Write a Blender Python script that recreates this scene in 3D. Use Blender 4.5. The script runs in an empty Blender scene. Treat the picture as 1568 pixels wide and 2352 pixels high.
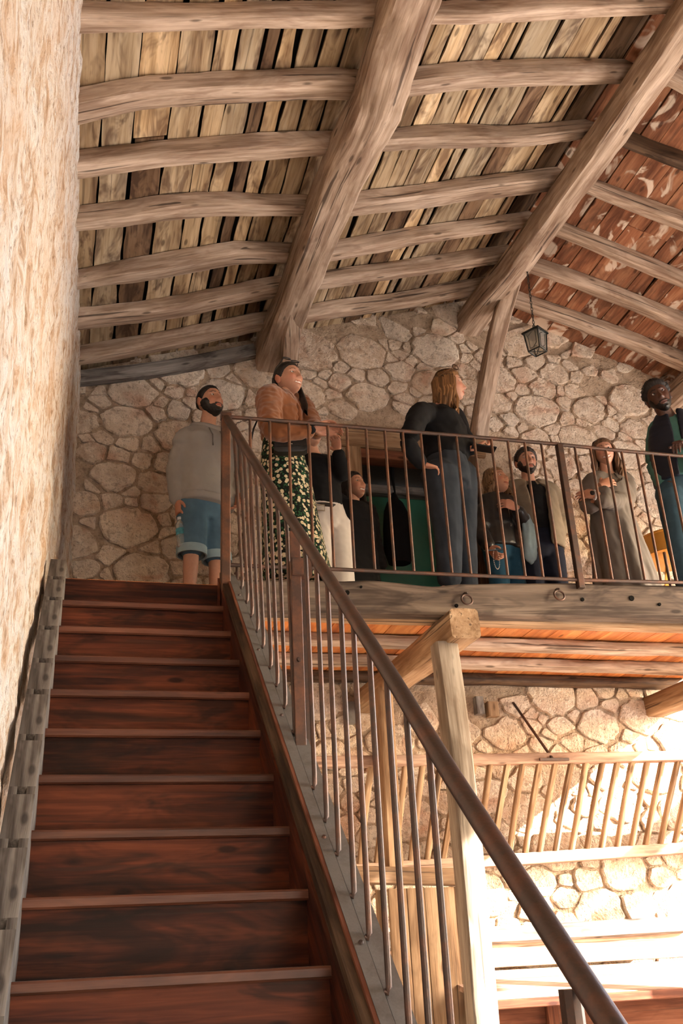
import bpy, bmesh, math, random
from mathutils import Vector, Matrix, noise
R = random.Random(7)
V = Vector
scene = bpy.context.scene
COL = scene.collection

# ---------------------------------------------------------------- camera
FPX = 2287.0                      # focal length in pixels of the 1568 x 2352 frame (35 mm lens)
YAW, PITCH, ROLL = 0.27799, 0.42232, -0.05105
CAM = V((0.0868, -2.8380, 0.0119))
_fw = V((math.sin(YAW) * math.cos(PITCH), math.cos(YAW) * math.cos(PITCH), math.sin(PITCH)))
_rt0 = V((math.cos(YAW), -math.sin(YAW), 0))
_up0 = _rt0.cross(_fw)
_rt = _rt0 * math.cos(ROLL) + _up0 * math.sin(ROLL)
_up = -_rt0 * math.sin(ROLL) + _up0 * math.cos(ROLL)
cam_data = bpy.data.cameras.new('camera')
cam_data.sensor_fit = 'VERTICAL'
cam_data.sensor_height = 36.0
cam_data.lens = FPX / 2352.0 * 36.0
cam_data.clip_start = 0.02
cam = bpy.data.objects.new('camera', cam_data)
COL.objects.link(cam)
m = Matrix.Identity(4)
for i in range(3):
    m[i][0], m[i][1], m[i][2], m[i][3] = _rt[i], _up[i], -_fw[i], CAM[i]
cam.matrix_world = m
scene.camera = cam

# ---------------------------------------------------------------- light
SUN_M, SUN_N = 1.6, 0.96          # metres in -x and -z per metre in +y
sun_dir = V((-SUN_M, 1.0, -SUN_N)).normalized()
sd = bpy.data.lights.new('sun', 'SUN')
sd.energy = 28.0
sd.color = (1.0, 0.93, 0.85)
sd.angle = math.radians(0.6)
sun = bpy.data.objects.new('sun', sd)
COL.objects.link(sun)
sun.rotation_euler = sun_dir.to_track_quat('-Z', 'Y').to_euler()
world = bpy.data.worlds.new('sky')
scene.world = world
world.use_nodes = True
wn = world.node_tree
wn.nodes.clear()
wo = wn.nodes.new('ShaderNodeOutputWorld')
wb = wn.nodes.new('ShaderNodeBackground')
ws = wn.nodes.new('ShaderNodeTexSky')
ws.sky_type = 'NISHITA'
ws.sun_disc = False
ws.sun_elevation = math.asin(-sun_dir.z)
ws.sun_rotation = math.atan2(-sun_dir.x, -sun_dir.y)
ws.air_density, ws.dust_density, ws.ozone_density = 1.0, 2.0, 1.0
wb.inputs[1].default_value = 1.3
wn.links.new(ws.outputs[0], wb.inputs[0])
wn.links.new(wb.outputs[0], wo.inputs[0])
vs = scene.view_settings
vs.view_transform = 'Standard'
vs.look = 'None'
vs.gamma = 1.0
vs.use_curve_mapping = False
vs.exposure = 1.0
scene.cycles.max_bounces = 7
scene.cycles.diffuse_bounces = 4
scene.cycles.glossy_bounces = 2
scene.cycles.use_adaptive_sampling = True
scene.cycles.adaptive_threshold = 0.06
scene.cycles.sample_clamp_indirect = 12.0

# ---------------------------------------------------------------- survey helpers (a sight line met with a real plane)
def ray(px, py):
    return _fw + _rt * ((px - 784.0) / FPX) - _up * ((py - 1176.0) / FPX)
def atY(px, py, y):
    d = ray(px, py); return CAM + d * ((y - CAM.y) / d.y)
def atX(px, py, x):
    d = ray(px, py); return CAM + d * ((x - CAM.x) / d.x)
def atZ(px, py, z):
    d = ray(px, py); return CAM + d * ((z - CAM.z) / d.z)
def atP(px, py, n, c):
    n = V(n); d = ray(px, py); return CAM + d * ((c - n.dot(CAM)) / n.dot(d))

# ---------------------------------------------------------------- mesh helpers
class MB:
    def __init__(self):
        self.v, self.f, self.g, self.c, self.mi = [], [], [], [], []
    def add(self, vs, fs, gs=None, col=(1, 1, 1), mi=0):
        o = len(self.v)
        self.v += [tuple(p) for p in vs]
        self.g += [tuple(p) for p in (gs or vs)]
        self.c += list(col) if isinstance(col, list) else [col] * len(vs)
        self.f += [tuple(i + o for i in f) for f in fs]
        self.mi += [mi] * len(fs)
    def loft(self, rings, cap=True, g0=0.0, col=(1, 1, 1), closed=True, gside=None):
        n = len(rings[0]); vs, gs, fs = [], [], []
        L = g0; prev = None
        for r in rings:
            c = sum((V(p) for p in r), V()) / n
            if prev is not None: L += (c - prev).length
            prev = c
            per = 0.0
            for i, p in enumerate(r):
                if i: per += (V(p) - V(r[i - 1])).length
                q = V(p) - c
                vs.append(p); gs.append((L, q.x + q.y * 1.3 + g0, q.z + q.y * .37 + g0 * .7))
        for k in range(len(rings) - 1):
            for i in range(n if closed else n - 1):
                j = (i + 1) % n
                fs.append((k * n + i, k * n + j, (k + 1) * n + j, (k + 1) * n + i))
        if cap:
            fs.append(tuple(reversed(range(n))))
            fs.append(tuple((len(rings) - 1) * n + i for i in range(n)))
        self.add(vs, fs, gs, col)
    def bar(self, p0, p1, w, h, up=(0, 0, 1), ch=0.004, g0=None, col=(1, 1, 1)):
        p0, p1 = V(p0), V(p1)
        d = (p1 - p0).normalized(); up = V(up)
        s = d.cross(up).normalized(); u = s.cross(d)
        a, b = w / 2, h / 2; c = min(ch, a * .6, b * .6)
        sec = [(-a + c, -b), (a - c, -b), (a, -b + c), (a, b - c), (a - c, b), (-a + c, b), (-a, b - c), (-a, -b + c)]
        if c <= 0: sec = [(-a, -b), (a, -b), (a, b), (-a, b)]
        self.loft([[p + s * x + u * y for x, y in sec] for p in (p0, p1)], g0=R.random() * 20 if g0 is None else g0, col=col)
    def box(self, lo, hi, ch=0.004, axis=None, col=(1, 1, 1), g0=None):
        lo, hi = V(lo), V(hi); s = hi - lo; c = (lo + hi) / 2
        if axis is None: axis = max(range(3), key=lambda i: s[i])
        if axis == 0: self.bar((lo.x, c.y, c.z), (hi.x, c.y, c.z), s.y, s.z, (0, 0, 1), ch, g0, col)
        elif axis == 1: self.bar((c.x, lo.y, c.z), (c.x, hi.y, c.z), s.x, s.z, (0, 0, 1), ch, g0, col)
        else: self.bar((c.x, c.y, lo.z), (c.x, c.y, hi.z), s.x, s.y, (0, 1, 0), ch, g0, col)
    def tube(self, pts, r, n=8, cap=True, col=(1, 1, 1), g0=None, flat=1.0, up=(0, 0, 1)):
        pts = [V(p) for p in pts]
        rr = r if isinstance(r, (list, tuple)) else [r] * len(pts)
        rings = []
        for i, p in enumerate(pts):
            d = (pts[min(i + 1, len(pts) - 1)] - pts[max(i - 1, 0)]).normalized()
            u = V(up)
            if abs(d.dot(u)) > .97: u = V((0, 1, 0)) if abs(d.y) < .9 else V((1, 0, 0))
            s = d.cross(u).normalized(); t = s.cross(d)
            rings.append([p + s * (math.cos(2 * math.pi * k / n) * rr[i]) + t * (math.sin(2 * math.pi * k / n) * rr[i] * flat) for k in range(n)])
        self.loft(rings, cap, R.random() * 20 if g0 is None else g0, col)

def tag(o, label=None, cat=None, group=None, kind=None):
    if label: o['label'] = label
    if cat: o['category'] = cat
    if group: o['group'] = group
    if kind: o['kind'] = kind
    return o

def thing(name, loc, label, cat, group=None, kind=None):
    o = bpy.data.objects.new(name, None)
    o.empty_display_size = .1
    COL.objects.link(o)
    o.location = loc
    return tag(o, label, cat, group, kind)

def root_loc(p):
    l = V()
    while p is not None:
        l += p.location; p = p.parent
    return l

def make(name, mb, mat, parent=None, smooth=35, label=None, cat=None, group=None, kind=None, origin=None):
    me = bpy.data.meshes.new(name)
    if parent is not None: o0 = root_loc(parent)
    elif origin is not None: o0 = V(origin)
    else:
        xs = [p[0] for p in mb.v]; ys = [p[1] for p in mb.v]; zs = [p[2] for p in mb.v]
        o0 = V(((min(xs) + max(xs)) / 2, (min(ys) + max(ys)) / 2, min(zs)))
    me.from_pydata([(p[0] - o0.x, p[1] - o0.y, p[2] - o0.z) for p in mb.v], [], mb.f)
    a = me.attributes.new('gr', 'FLOAT_VECTOR', 'POINT')
    a.data.foreach_set('vector', [x for p in mb.g for x in p])
    if any(c != (1, 1, 1) for c in mb.c):
        ca = me.attributes.new('tint', 'FLOAT_COLOR', 'POINT')
        ca.data.foreach_set('color', [x for c in mb.c for x in (c[0], c[1], c[2], 1.0)])
    for mm in (mat if isinstance(mat, (list, tuple)) else [mat]): me.materials.append(mm)
    if any(mb.mi): me.polygons.foreach_set('material_index', mb.mi)
    if smooth:
        me.shade_smooth()
        if smooth < 170: me.set_sharp_from_angle(angle=math.radians(smooth))
    me.update()
    o = bpy.data.objects.new(name, me)
    COL.objects.link(o)
    if parent is not None: o.parent = parent
    else: o.location = o0
    return tag(o, label, cat, group, kind)

def nz(x, y=0.0, z=0.0):
    return noise.noise(V((x, y, z)))

# ---------------------------------------------------------------- materials
class NT:
    def __init__(self, name):
        self.m = bpy.data.materials.new(name); self.m.use_nodes = True
        self.t = self.m.node_tree; self.t.nodes.clear()
        self.o = self.n('ShaderNodeOutputMaterial')
        self.b = self.n('ShaderNodeBsdfPrincipled')
        self.l(self.b.outputs[0], self.o.inputs[0])
    def n(self, k, **kw):
        x = self.t.nodes.new(k)
        for a, v in kw.items(): setattr(x, a, v)
        return x
    def l(self, a, b): self.t.links.new(a, b)
    def vec(self, src='gr', scale=(1, 1, 1)):
        if src == 'obj': s = self.n('ShaderNodeTexCoord').outputs['Object']
        elif src == 'geo': s = self.n('ShaderNodeNewGeometry').outputs['Position']
        else: s = self.n('ShaderNodeAttribute', attribute_name=src).outputs['Vector']
        mp = self.n('ShaderNodeMapping'); mp.inputs['Scale'].default_value = scale
        self.l(s, mp.inputs[0]); return mp.outputs[0]
    def noise(self, v, scale, detail=4, rough=.6, dist=0.0):
        x = self.n('ShaderNodeTexNoise'); x.inputs['Scale'].default_value = scale
        x.inputs['Detail'].default_value = detail; x.inputs['Roughness'].default_value = rough
        x.inputs['Distortion'].default_value = dist
        self.l(v, x.inputs['Vector']); return x.outputs['Fac']
    def ramp(self, f, stops):
        x = self.n('ShaderNodeValToRGB'); e = x.color_ramp.elements
        while len(e) < len(stops): e.new(.5)
        for i, (p, c) in enumerate(stops):
            e[i].position = p; e[i].color = (*c, 1) if len(c) == 3 else c
        self.l(f, x.inputs[0]); return x.outputs[0]
    def mix(self, f, a, b, mode='MIX'):
        x = self.n('ShaderNodeMix', data_type='RGBA', blend_type=mode)
        for s, v in ((x.inputs[0], f), (x.inputs[6], a), (x.inputs[7], b)):
            if hasattr(v, 'links'): self.l(v, s)
            elif isinstance(v, (int, float)): s.default_value = v
            else: s.default_value = (*v, 1)
        return x.outputs[2]
    def math(self, op, a, b=0.0):
        x = self.n('ShaderNodeMath', operation=op)
        for s, v in ((x.inputs[0], a), (x.inputs[1], b)):
            if hasattr(v, 'links'): self.l(v, s)
            else: s.default_value = v
        return x.outputs[0]
    def rnd(self): return self.n('ShaderNodeObjectInfo').outputs['Random']
    def bump(self, h, strength=.4, dist=.01):
        x = self.n('ShaderNodeBump'); x.inputs['Strength'].default_value = strength
        x.inputs['Distance'].default_value = dist
        self.l(h, x.inputs['Height']); self.l(x.outputs[0], self.b.inputs['Normal'])
    def done(self, col, rough=.8, metal=0.0, spec=.3):
        if hasattr(col, 'links'): self.l(col, self.b.inputs['Base Color'])
        else: self.b.inputs['Base Color'].default_value = (*col, 1)
        if hasattr(rough, 'links'): self.l(rough, self.b.inputs['Roughness'])
        else: self.b.inputs['Roughness'].default_value = rough
        self.b.inputs['Metallic'].default_value = metal
        self.b.inputs['Specular IOR Level'].default_value = spec
        return self.m

def wood(name, dark, mid, light, stain=(.05, .03, .02), stain_amt=.5, vary=.35, rough=.85, grain=26., spec=.2, bump=.5, tint=None, crack=.6, patch=None, dust=None, knot=.75):
    t = NT(name)
    g = t.vec('gr', (1.4, 1, 1))
    r = t.rnd()
    fine = t.noise(t.vec('gr', (2.2, grain * 2, grain * 2)), 1.0, 3, .65, .4)
    broad = t.noise(t.vec('gr', (1.2, 7, 7)), 1.0, 2, .55, .6)
    c = t.ramp(fine, [(.36, dark), (.5, mid), (.66, light)])
    c2 = t.ramp(broad, [(.38, dark), (.5, mid), (.62, light)])
    c = t.mix(.5, c, c2)
    st = t.noise(t.vec('gr', (2.6, 9, 9)), 1.0, 3, .7, .8)
    sm = t.ramp(st, [(.47, (0, 0, 0)), (.63, (1, 1, 1))])
    c = t.mix(t.math('MULTIPLY', sm, stain_amt), c, stain)
    if patch:
        pn = t.noise(t.vec('gr', (3.2, 5.5, 5.5)), 1.0, 3, .5, 1.2)
        pm = t.ramp(pn, [(.56, (0, 0, 0)), (.62, (1, 1, 1))])
        c = t.mix(t.math('MULTIPLY', pm, .85), c, patch)
    cr = t.noise(t.vec('gr', (.9, 34, 34)), 1.0, 2, .5, .3)
    cm = t.ramp(cr, [(.325, (1, 1, 1)), (.365, (0, 0, 0))])
    c = t.mix(t.math('MULTIPLY', cm, crack), c, (.03, .018, .012))
    kv = t.n('ShaderNodeTexVoronoi'); kv.inputs['Scale'].default_value = 1.0; t.l(t.vec('gr', (3.2, 9.5, 9.5)), kv.inputs['Vector'])
    km = t.ramp(kv.outputs['Distance'], [(.075, (1, 1, 1)), (.14, (0, 0, 0))])
    c = t.mix(t.math('MULTIPLY', km, knot), c, tuple(x * .35 for x in dark))
    b = t.math('ADD', t.math('MULTIPLY', r, vary), 1.0 - vary * .55)
    br = t.n('ShaderNodeCombineColor')
    for i in range(3): t.l(b, br.inputs[i])
    c = t.mix(1.0, c, br.outputs[0], 'MULTIPLY')
    if tint:
        at = t.n('ShaderNodeAttribute', attribute_name=tint)
        c = t.mix(1.0, c, at.outputs['Color'], 'MULTIPLY')
    if dust:
        sx = t.n('ShaderNodeSeparateXYZ'); t.l(t.n('ShaderNodeNewGeometry').outputs['Normal'], sx.inputs[0])
        dm = t.ramp(sx.outputs[2], [(.85, (0, 0, 0)), (.97, (1, 1, 1))])
        c = t.mix(t.math('MULTIPLY', dm, t.math('MULTIPLY', broad, 1.1)), c, dust)
    h = t.math('ADD', fine, t.math('MULTIPLY', broad, 1.2))
    t.bump(h, bump, .006)
    return t.done(c, rough, 0, spec)

def plain(name, col, rough=.7, metal=0., spec=.3, var=.15, scale=40., bump=0.):
    t = NT(name)
    f = t.noise(t.vec('obj'), scale, 3)
    a = tuple(x * (1 - var) for x in col); b = tuple(min(1, x * (1 + var)) for x in col)
    c = t.ramp(f, [(.3, a), (.7, b)])
    if bump: t.bump(f, bump, .004)
    return t.done(c, rough, metal, spec)

def rusty(name, base, rust, rough=.5, metal=.55, amt=.5):
    t = NT(name)
    f = t.noise(t.vec('geo'), 9, 6, .7)
    k = t.ramp(f, [(.5 - .12 * amt, base), (.66, rust)])
    f2 = t.noise(t.vec('geo'), 120, 3)
    k = t.mix(t.math('MULTIPLY', f2, .45), k, tuple(x * .45 for x in base))
    t.bump(f2, .25, .002)
    return t.done(k, rough, metal, .5)

def stone(name, cols, stain, var=.3):
    t = NT(name)
    r = t.rnd()
    base = t.ramp(r, [(i / max(1, len(cols) - 1), c) for i, c in enumerate(cols)])
    n1 = t.noise(t.vec('geo'), 11, 3, .65)
    n2 = t.noise(t.vec('geo'), 55, 3, .7)
    n3 = t.noise(t.vec('geo'), 4.2, 2, .6, .5)
    c = t.mix(t.ramp(n1, [(.35, (0, 0, 0)), (.7, (1, 1, 1))]), base, tuple(min(1, x * 1.18) for x in cols[-1]))
    c = t.mix(t.math('MULTIPLY', t.ramp(n3, [(.55, (0, 0, 0)), (.7, (1, 1, 1))]), .55), c, stain)
    c = t.mix(t.math('MULTIPLY', t.ramp(n2, [(.28, (1, 1, 1)), (.45, (0, 0, 0))]), .55), c, tuple(x * .42 for x in cols[0]))
    n4 = t.noise(t.vec('geo'), 24, 3, .7)
    c = t.mix(t.math('MULTIPLY', t.ramp(n4, [(.34, (1, 1, 1)), (.46, (0, 0, 0))]), .5), c, tuple(x * .55 for x in cols[0]))
    t.bump(t.math('ADD', t.math('ADD', n2, n4), t.math('MULTIPLY', n1, 1.4)), .9, .018)
    return t.done(c, .93, 0, .15)

M_STONE = stone('limestone', [(.38, .27, .19), (.55, .42, .31), (.60, .49, .38), (.45, .31, .21), (.62, .47, .33), (.50, .42, .34), (.64, .54, .43)], (.44, .20, .11))
M_MORTAR = stone('lime_mortar', [(.34, .245, .165), (.44, .33, .235)], (.26, .15, .085))
M_OAK = wood('weathered_oak', (.20, .13, .085), (.42, .305, .22), (.60, .47, .365), (.16, .08, .05), .4, .18, grain=20, bump=.8, crack=.75)
M_ROOF = wood('roof_board_pale', (.25, .155, .08), (.50, .355, .205), (.64, .49, .32), (.10, .05, .028), .75, .42, grain=16, crack=.45, tint='tint')
M_ROOFRED = wood('roof_board_red', (.13, .05, .025), (.27, .11, .055), (.40, .20, .11), (.06, .025, .015), .5, .3, grain=16, crack=.3, tint='tint', patch=(.62, .52, .42))
M_STAIR = wood('stained_stair', (.018, .005, .003), (.080, .018, .008), (.19, .048, .018), (.012, .005, .003), .7, .25, rough=.55, grain=22, spec=.18, bump=.3, crack=.4)
M_NOSE = wood('worn_stair_nosing', (.05, .016, .009), (.105, .033, .016), (.18, .066, .036), (.03, .014, .01), .4, .2, rough=.5, grain=24, spec=.4, bump=.3, crack=.4, dust=(.22, .19, .17))
M_GREY = wood('grey_driftwood', (.085, .07, .062), (.20, .175, .155), (.33, .30, .27), (.03, .022, .018), .6, .1, grain=22)
M_DARKWOOD = wood('dark_brown_wood', (.03, .017, .011), (.085, .048, .028), (.16, .10, .06), (.012, .008, .006), .5, .2, rough=.6, grain=22)
M_BEAM = wood('balcony_beam_oak', (.045, .030, .022), (.105, .074, .054), (.18, .133, .098), (.026, .017, .013), .6, .1, grain=18)
M_PINE = wood('orange_pine', (.30, .085, .022), (.50, .17, .045), (.62, .27, .09), (.20, .05, .02), .35, .25, rough=.6, grain=12, crack=.25, bump=.25)
M_TAN = wood('tan_oak', (.17, .095, .047), (.31, .19, .105), (.43, .295, .18), (.16, .09, .045), .35, .2, grain=20, crack=.7)
M_PLANK = wood('stall_plank', (.12, .065, .032), (.22, .13, .07), (.31, .205, .12), (.08, .045, .025), .4, .2, grain=20, crack=.7)
M_MANGER = wood('manger_wood', (.22, .12, .08), (.40, .25, .17), (.52, .37, .27), (.10, .06, .045), .4, .2, grain=18)
M_REDWOOD = wood('red_brown_plank', (.06, .018, .010), (.14, .045, .022), (.22, .085, .045), (.05, .018, .01), .4, .25, grain=18)
M_IRON = rusty('rusted_iron', (.085, .055, .043), (.16, .070, .042), .42, .55, .4)
M_RUST = rusty('rust_brown_iron', (.085, .045, .03), (.22, .085, .04), .5, .35, .8)
M_STEEL = rusty('grey_flat_steel', (.25, .235, .22), (.18, .155, .135), .45, .5, .2)
M_BLACK = plain('black_void', (.006, .005, .004), .9, 0, .05)
# ================================================================ the shell
YB = 3.85                         # face of the gable wall
FLOOR = -1.47
ZL = 1.89                         # balcony floor
XR = 6.6
def roofL(x): return 4.07 + .336 * x
def roofR(x): return 5.165 - .350 * (x - 3.30)
def roof(x): return min(roofL(x), roofR(x))
RP_L = ((-.336, 0, 1), 4.07)
RP_R = ((.350, 0, 1), 5.165 + .350 * 3.30)

# ground and floor
t = NT('packed_earth_floor')
f = t.noise(t.vec('geo'), 3, 6)
M_FLOOR = t.done(t.ramp(f, [(.3, (.20, .17, .14)), (.7, (.28, .24, .20))]), .95)
b = MB(); b.box((-.3, -6.5, FLOOR - .1), (XR + .3, YB + .3, FLOOR), 0)
make('floor', b, M_FLOOR, kind='structure', smooth=0, label='pale earth floor of the barn below the stairs', cat='floor')
b = MB(); b.box((-40, -45, FLOOR - .4), (60, 45, FLOOR - .12), 0)
make('ground', b, plain('pale_gravel', (.62, .57, .51), .95, scale=2.), kind='structure', smooth=0, label='pale ground outside the barn', cat='ground')

# wall_left: rubble under worn lime plaster
def wl_x(y, z):
    tt = max(0., min(1., y / 3.85)) ** 2.6
    lo = -.118 + .150 * tt; hi = -.07 + .072 * tt
    k = max(0., min(1., (z - 2.4) / 1.7))
    x = lo + (hi - lo) * k
    x += .012 * nz(y * 5.5, z * 4.2, 3.1) + .007 * nz(y * 13, z * 10, 9.) + .003 * nz(y * 31, z * 27, 4.)
    d, pts = noise.voronoi(V((y * 3.6, z * 5.2, .3)))
    x += .016 * min(.42, (d[1] - d[0])) - .004
    return x
b = MB(); ny, nzz = 230, 300
y0, y1, z0, z1 = -2.75, YB + .04, FLOOR, 4.35
vs_ = []
for i in range(nzz + 1):
    z = z0 + (z1 - z0) * i / nzz
    for j in range(ny + 1):
        y = y0 + (y1 - y0) * j / ny
        vs_.append((wl_x(y, z), y, z))
fs_ = [(i * (ny + 1) + j, i * (ny + 1) + j + 1, (i + 1) * (ny + 1) + j + 1, (i + 1) * (ny + 1) + j) for i in range(nzz) for j in range(ny)]
b.add(vs_, fs_)
t = NT('worn_lime_plaster')
p = t.vec('geo')
n1 = t.noise(p, 6.5, 5, .68, .8); n2 = t.noise(p, 26, 4, .7); n3 = t.noise(p, 2.3, 3)
c = t.ramp(n1, [(.32, (.34, .21, .13)), (.41, (.52, .37, .26)), (.47, (.60, .50, .41)), (.56, (.70, .64, .58)), (.66, (.62, .58, .54))])
c = t.mix(t.math('MULTIPLY', t.ramp(n2, [(.34, (1, 1, 1)), (.45, (0, 0, 0))]), .8), c, (.27, .17, .11))
c = t.mix(t.math('MULTIPLY', t.ramp(n3, [(.5, (0, 0, 0)), (.68, (1, 1, 1))]), .35), c, (.62, .38, .22))
t.bump(t.math('ADD', n2, n1), 1.0, .03)
M_PLASTER = t.done(c, .95, 0, .1)
make('wall_left', b, M_PLASTER, kind='structure', smooth=180, label='rough wall of stone and worn cream plaster beside the stairs', cat='wall')
b = MB(); b.box((-.62, -6.6, FLOOR), (-.16, YB + .6, 4.4), 0)
b.box((-.62, -6.6, FLOOR), (-.05, -2.7, 4.4), 0)
make('wall_left_core', b, M_PLASTER, kind='structure', smooth=0, label='solid core of the left wall', cat='wall')

# wall_back with the doorway
DX0, DX1 = atY(829, 1100, YB).x, atY(1086, 1250, YB).x - .02
DZ1 = atY(900, 1046, YB).z
b = MB(); nx, nz_ = 190, 190
xx = [-.12 + (XR + .12) * i / nx for i in range(nx + 1)]
def snap(arr, v):
    k = min(range(len(arr)), key=lambda i: abs(arr[i] - v)); arr[k] = v
snap(xx, DX0); snap(xx, DX1); snap(xx, 3.30)
ts = [j / nz_ for j in range(nz_ + 1)]
zz = [FLOOR + (5.35 - FLOOR) * s for s in ts]
snap(zz, DZ1); snap(zz, ZL)
vs_ = []
for z in zz:
    for x in xx:
        zt = min(z, roof(x) + .165)
        vs_.append((x, YB - .002 + .014 * nz(x * 6, z * 6, 1.) + .010 * nz(x * 19, z * 19, 5.), zt))
fs_ = []
for j in range(nz_):
    for i in range(nx):
        cx, cz = (xx[i] + xx[i + 1]) / 2, (zz[j] + zz[j + 1]) / 2
        if DX0 < cx < DX1 and ZL - .03 < cz < DZ1: continue
        if zz[j] > roof(cx) + .22: continue
        fs_.append((j * (nx + 1) + i, j * (nx + 1) + i + 1, (j + 1) * (nx + 1) + i + 1, (j + 1) * (nx + 1) + i))
b.add(vs_, fs_)
wall_back = make('wall_back', b, M_MORTAR, kind='structure', smooth=180, origin=(0, YB, FLOOR), label='gable wall of irregular limestone rubble with a doorway', cat='wall')

# stones of the gable wall: packed by size, cells cut by half planes
def power_cells(seeds, reach=.95):
    out = []
    for i, (x, z, r) in enumerate(seeds):
        poly = [(-reach / 2, -reach / 2), (reach / 2, -reach / 2), (reach / 2, reach / 2), (-reach / 2, reach / 2)]
        near = sorted(((sx - x) ** 2 + ((sz - z)) ** 2, sx - x, sz - z, sr) for j, (sx, sz, sr) in enumerate(seeds) if j != i and abs(sx - x) < reach and abs(sz - z) < reach)[:26]
        for d2, dx, dz, sr in near:
            kk = (d2 + r * r - sr * sr) / 2
            new = []
            for a in range(len(poly)):
                p, q_ = poly[a], poly[(a + 1) % len(poly)]
                fp, fq = p[0] * dx + p[1] * dz - kk, q_[0] * dx + q_[1] * dz - kk
                if fp <= 0: new.append(p)
                if fp * fq < 0:
                    s = fp / (fp - fq); new.append((p[0] + (q_[0] - p[0]) * s, p[1] + (q_[1] - p[1]) * s))
            poly = new
            if len(poly) < 3: break
        if len(poly) >= 3: out.append((x, z, r, poly))
    return out
SR = random.Random(23)
ASP = 1.35                        # stones lie flat: wider than high
seeds = []
def blocked(x, z, r):
    if z > roof(x) - .02 + r * .3: return True
    if DX0 - .14 - r < x < DX1 + .14 + r and ZL - .2 - r < z < DZ1 + .24 + r: return True
    if z < 1.78 and x < 1.25: return True
    return False
for rad, tries in ((.165, 70), (.13, 300), (.10, 900), (.074, 3000), (.052, 9000), (.036, 12000)):
    for _ in range(tries):
        x = SR.uniform(-.05, 5.35); z = SR.uniform(-.35, 5.15)
        r = rad * SR.uniform(.9, 1.12)
        if blocked(x, z, r * .9): continue
        if 1.78 < z < 1.9: continue
        X, Z = x / ASP, z
        if all((X - sx) ** 2 + (Z - sz) ** 2 > (r + sr) ** 2 * .80 for sx, sz, sr in seeds): seeds.append((X, Z, r))
cells = power_cells(seeds)
def stone_mesh(cell):
    X, Z, r, poly = cell
    cx = sum(p[0] for p in poly) / len(poly); cz = sum(p[1] for p in poly) / len(poly)
    pl = [((p[0] - cx) * ASP, p[1] - cz) for p in poly]
    ox, oz = (X + cx) * ASP, Z + cz
    lim = r * 1.9
    pl = [(max(-lim * ASP, min(lim * ASP, p[0])), max(-lim, min(lim, p[1]))) for p in pl]
    if SR.random() < .03: return None
    # drop very short edges, cut the corners
    q_ = []
    for i, p in enumerate(pl):
        n_ = pl[(i + 1) % len(pl)]
        if math.hypot(p[0] - n_[0], p[1] - n_[1]) > .012: q_.append(p)
    pl = q_
    if len(pl) < 3: return None
    q_ = []
    for i, p in enumerate(pl):
        a, c_ = pl[i - 1], pl[(i + 1) % len(pl)]
        k = SR.uniform(.05, .24)
        q_.append((p[0] + (a[0] - p[0]) * k, p[1] + (a[1] - p[1]) * k))
        q_.append((p[0] + (c_[0] - p[0]) * k, p[1] + (c_[1] - p[1]) * k))
    pl = []
    for i, p in enumerate(q_):
        n_ = q_[(i + 1) % len(q_)]
        pl.append(p)
        if math.hypot(p[0] - n_[0], p[1] - n_[1]) > .06:
            k = SR.uniform(.35, .65); e = 1 + SR.uniform(-.10, .06)
            pl.append(((p[0] + (n_[0] - p[0]) * k) * e, (p[1] + (n_[1] - p[1]) * k) * e))
    gap = SR.uniform(.92, .995) - .004 / max(.05, r)
    dep = SR.uniform(.008, .030) + r * .04
    n_ = len(pl)
    rings = []
    tx, tz = SR.uniform(-.1, .1), SR.uniform(-.1, .1)
    for s, d in ((1.02, -.03), (1.0, dep * .62), (.94, dep * .95), (.62, dep)):
        rr_ = []
        for (x, z) in pl:
            w = 1 + .12 * nz(x * 30 + ox * 7, z * 30 + oz * 7, s)
            x2, z2 = x * gap * s * w, z * gap * s * w
            dd = d + (0 if d < 0 else (tx * x2 + tz * z2) * .35 + .010 * nz(ox * 9 + x2 * 16, oz * 9 + z2 * 16, 2.))
            rr_.append((ox + x2, YB - dd, oz + z2))
        rings.append(rr_)
    vs2 = [p for r_ in rings for p in r_]
    fs2 = []
    for k in range(3):
        for i in range(n_):
            j = (i + 1) % n_
            fs2.append((k * n_ + i, k * n_ + j, (k + 1) * n_ + j, (k + 1) * n_ + i))
    vs2.append((ox, YB - dep * 1.04, oz))
    c0 = len(vs2) - 1
    for i in range(n_): fs2.append((3 * n_ + i, 3 * n_ + (i + 1) % n_, c0))
    if any(DX0 - .115 < p[0] < DX1 + .115 and ZL - .15 < p[2] < DZ1 + .22 for p in vs2): return None
    return vs2, fs2, r
built = [s for s in (stone_mesh(c) for c in cells) if s]
built.sort(key=lambda s: -s[2])
rest = MB()
for i, (v2, f2, r) in enumerate(built):
    if i < 298:
        sb = MB(); sb.add(v2, f2)
        make('stone', sb, M_STONE, wall_back, smooth=32)
    else: rest.add(v2, f2)
make('small_stones', rest, M_STONE, wall_back, smooth=32, kind='stuff')
print('stones', len(built))

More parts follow.
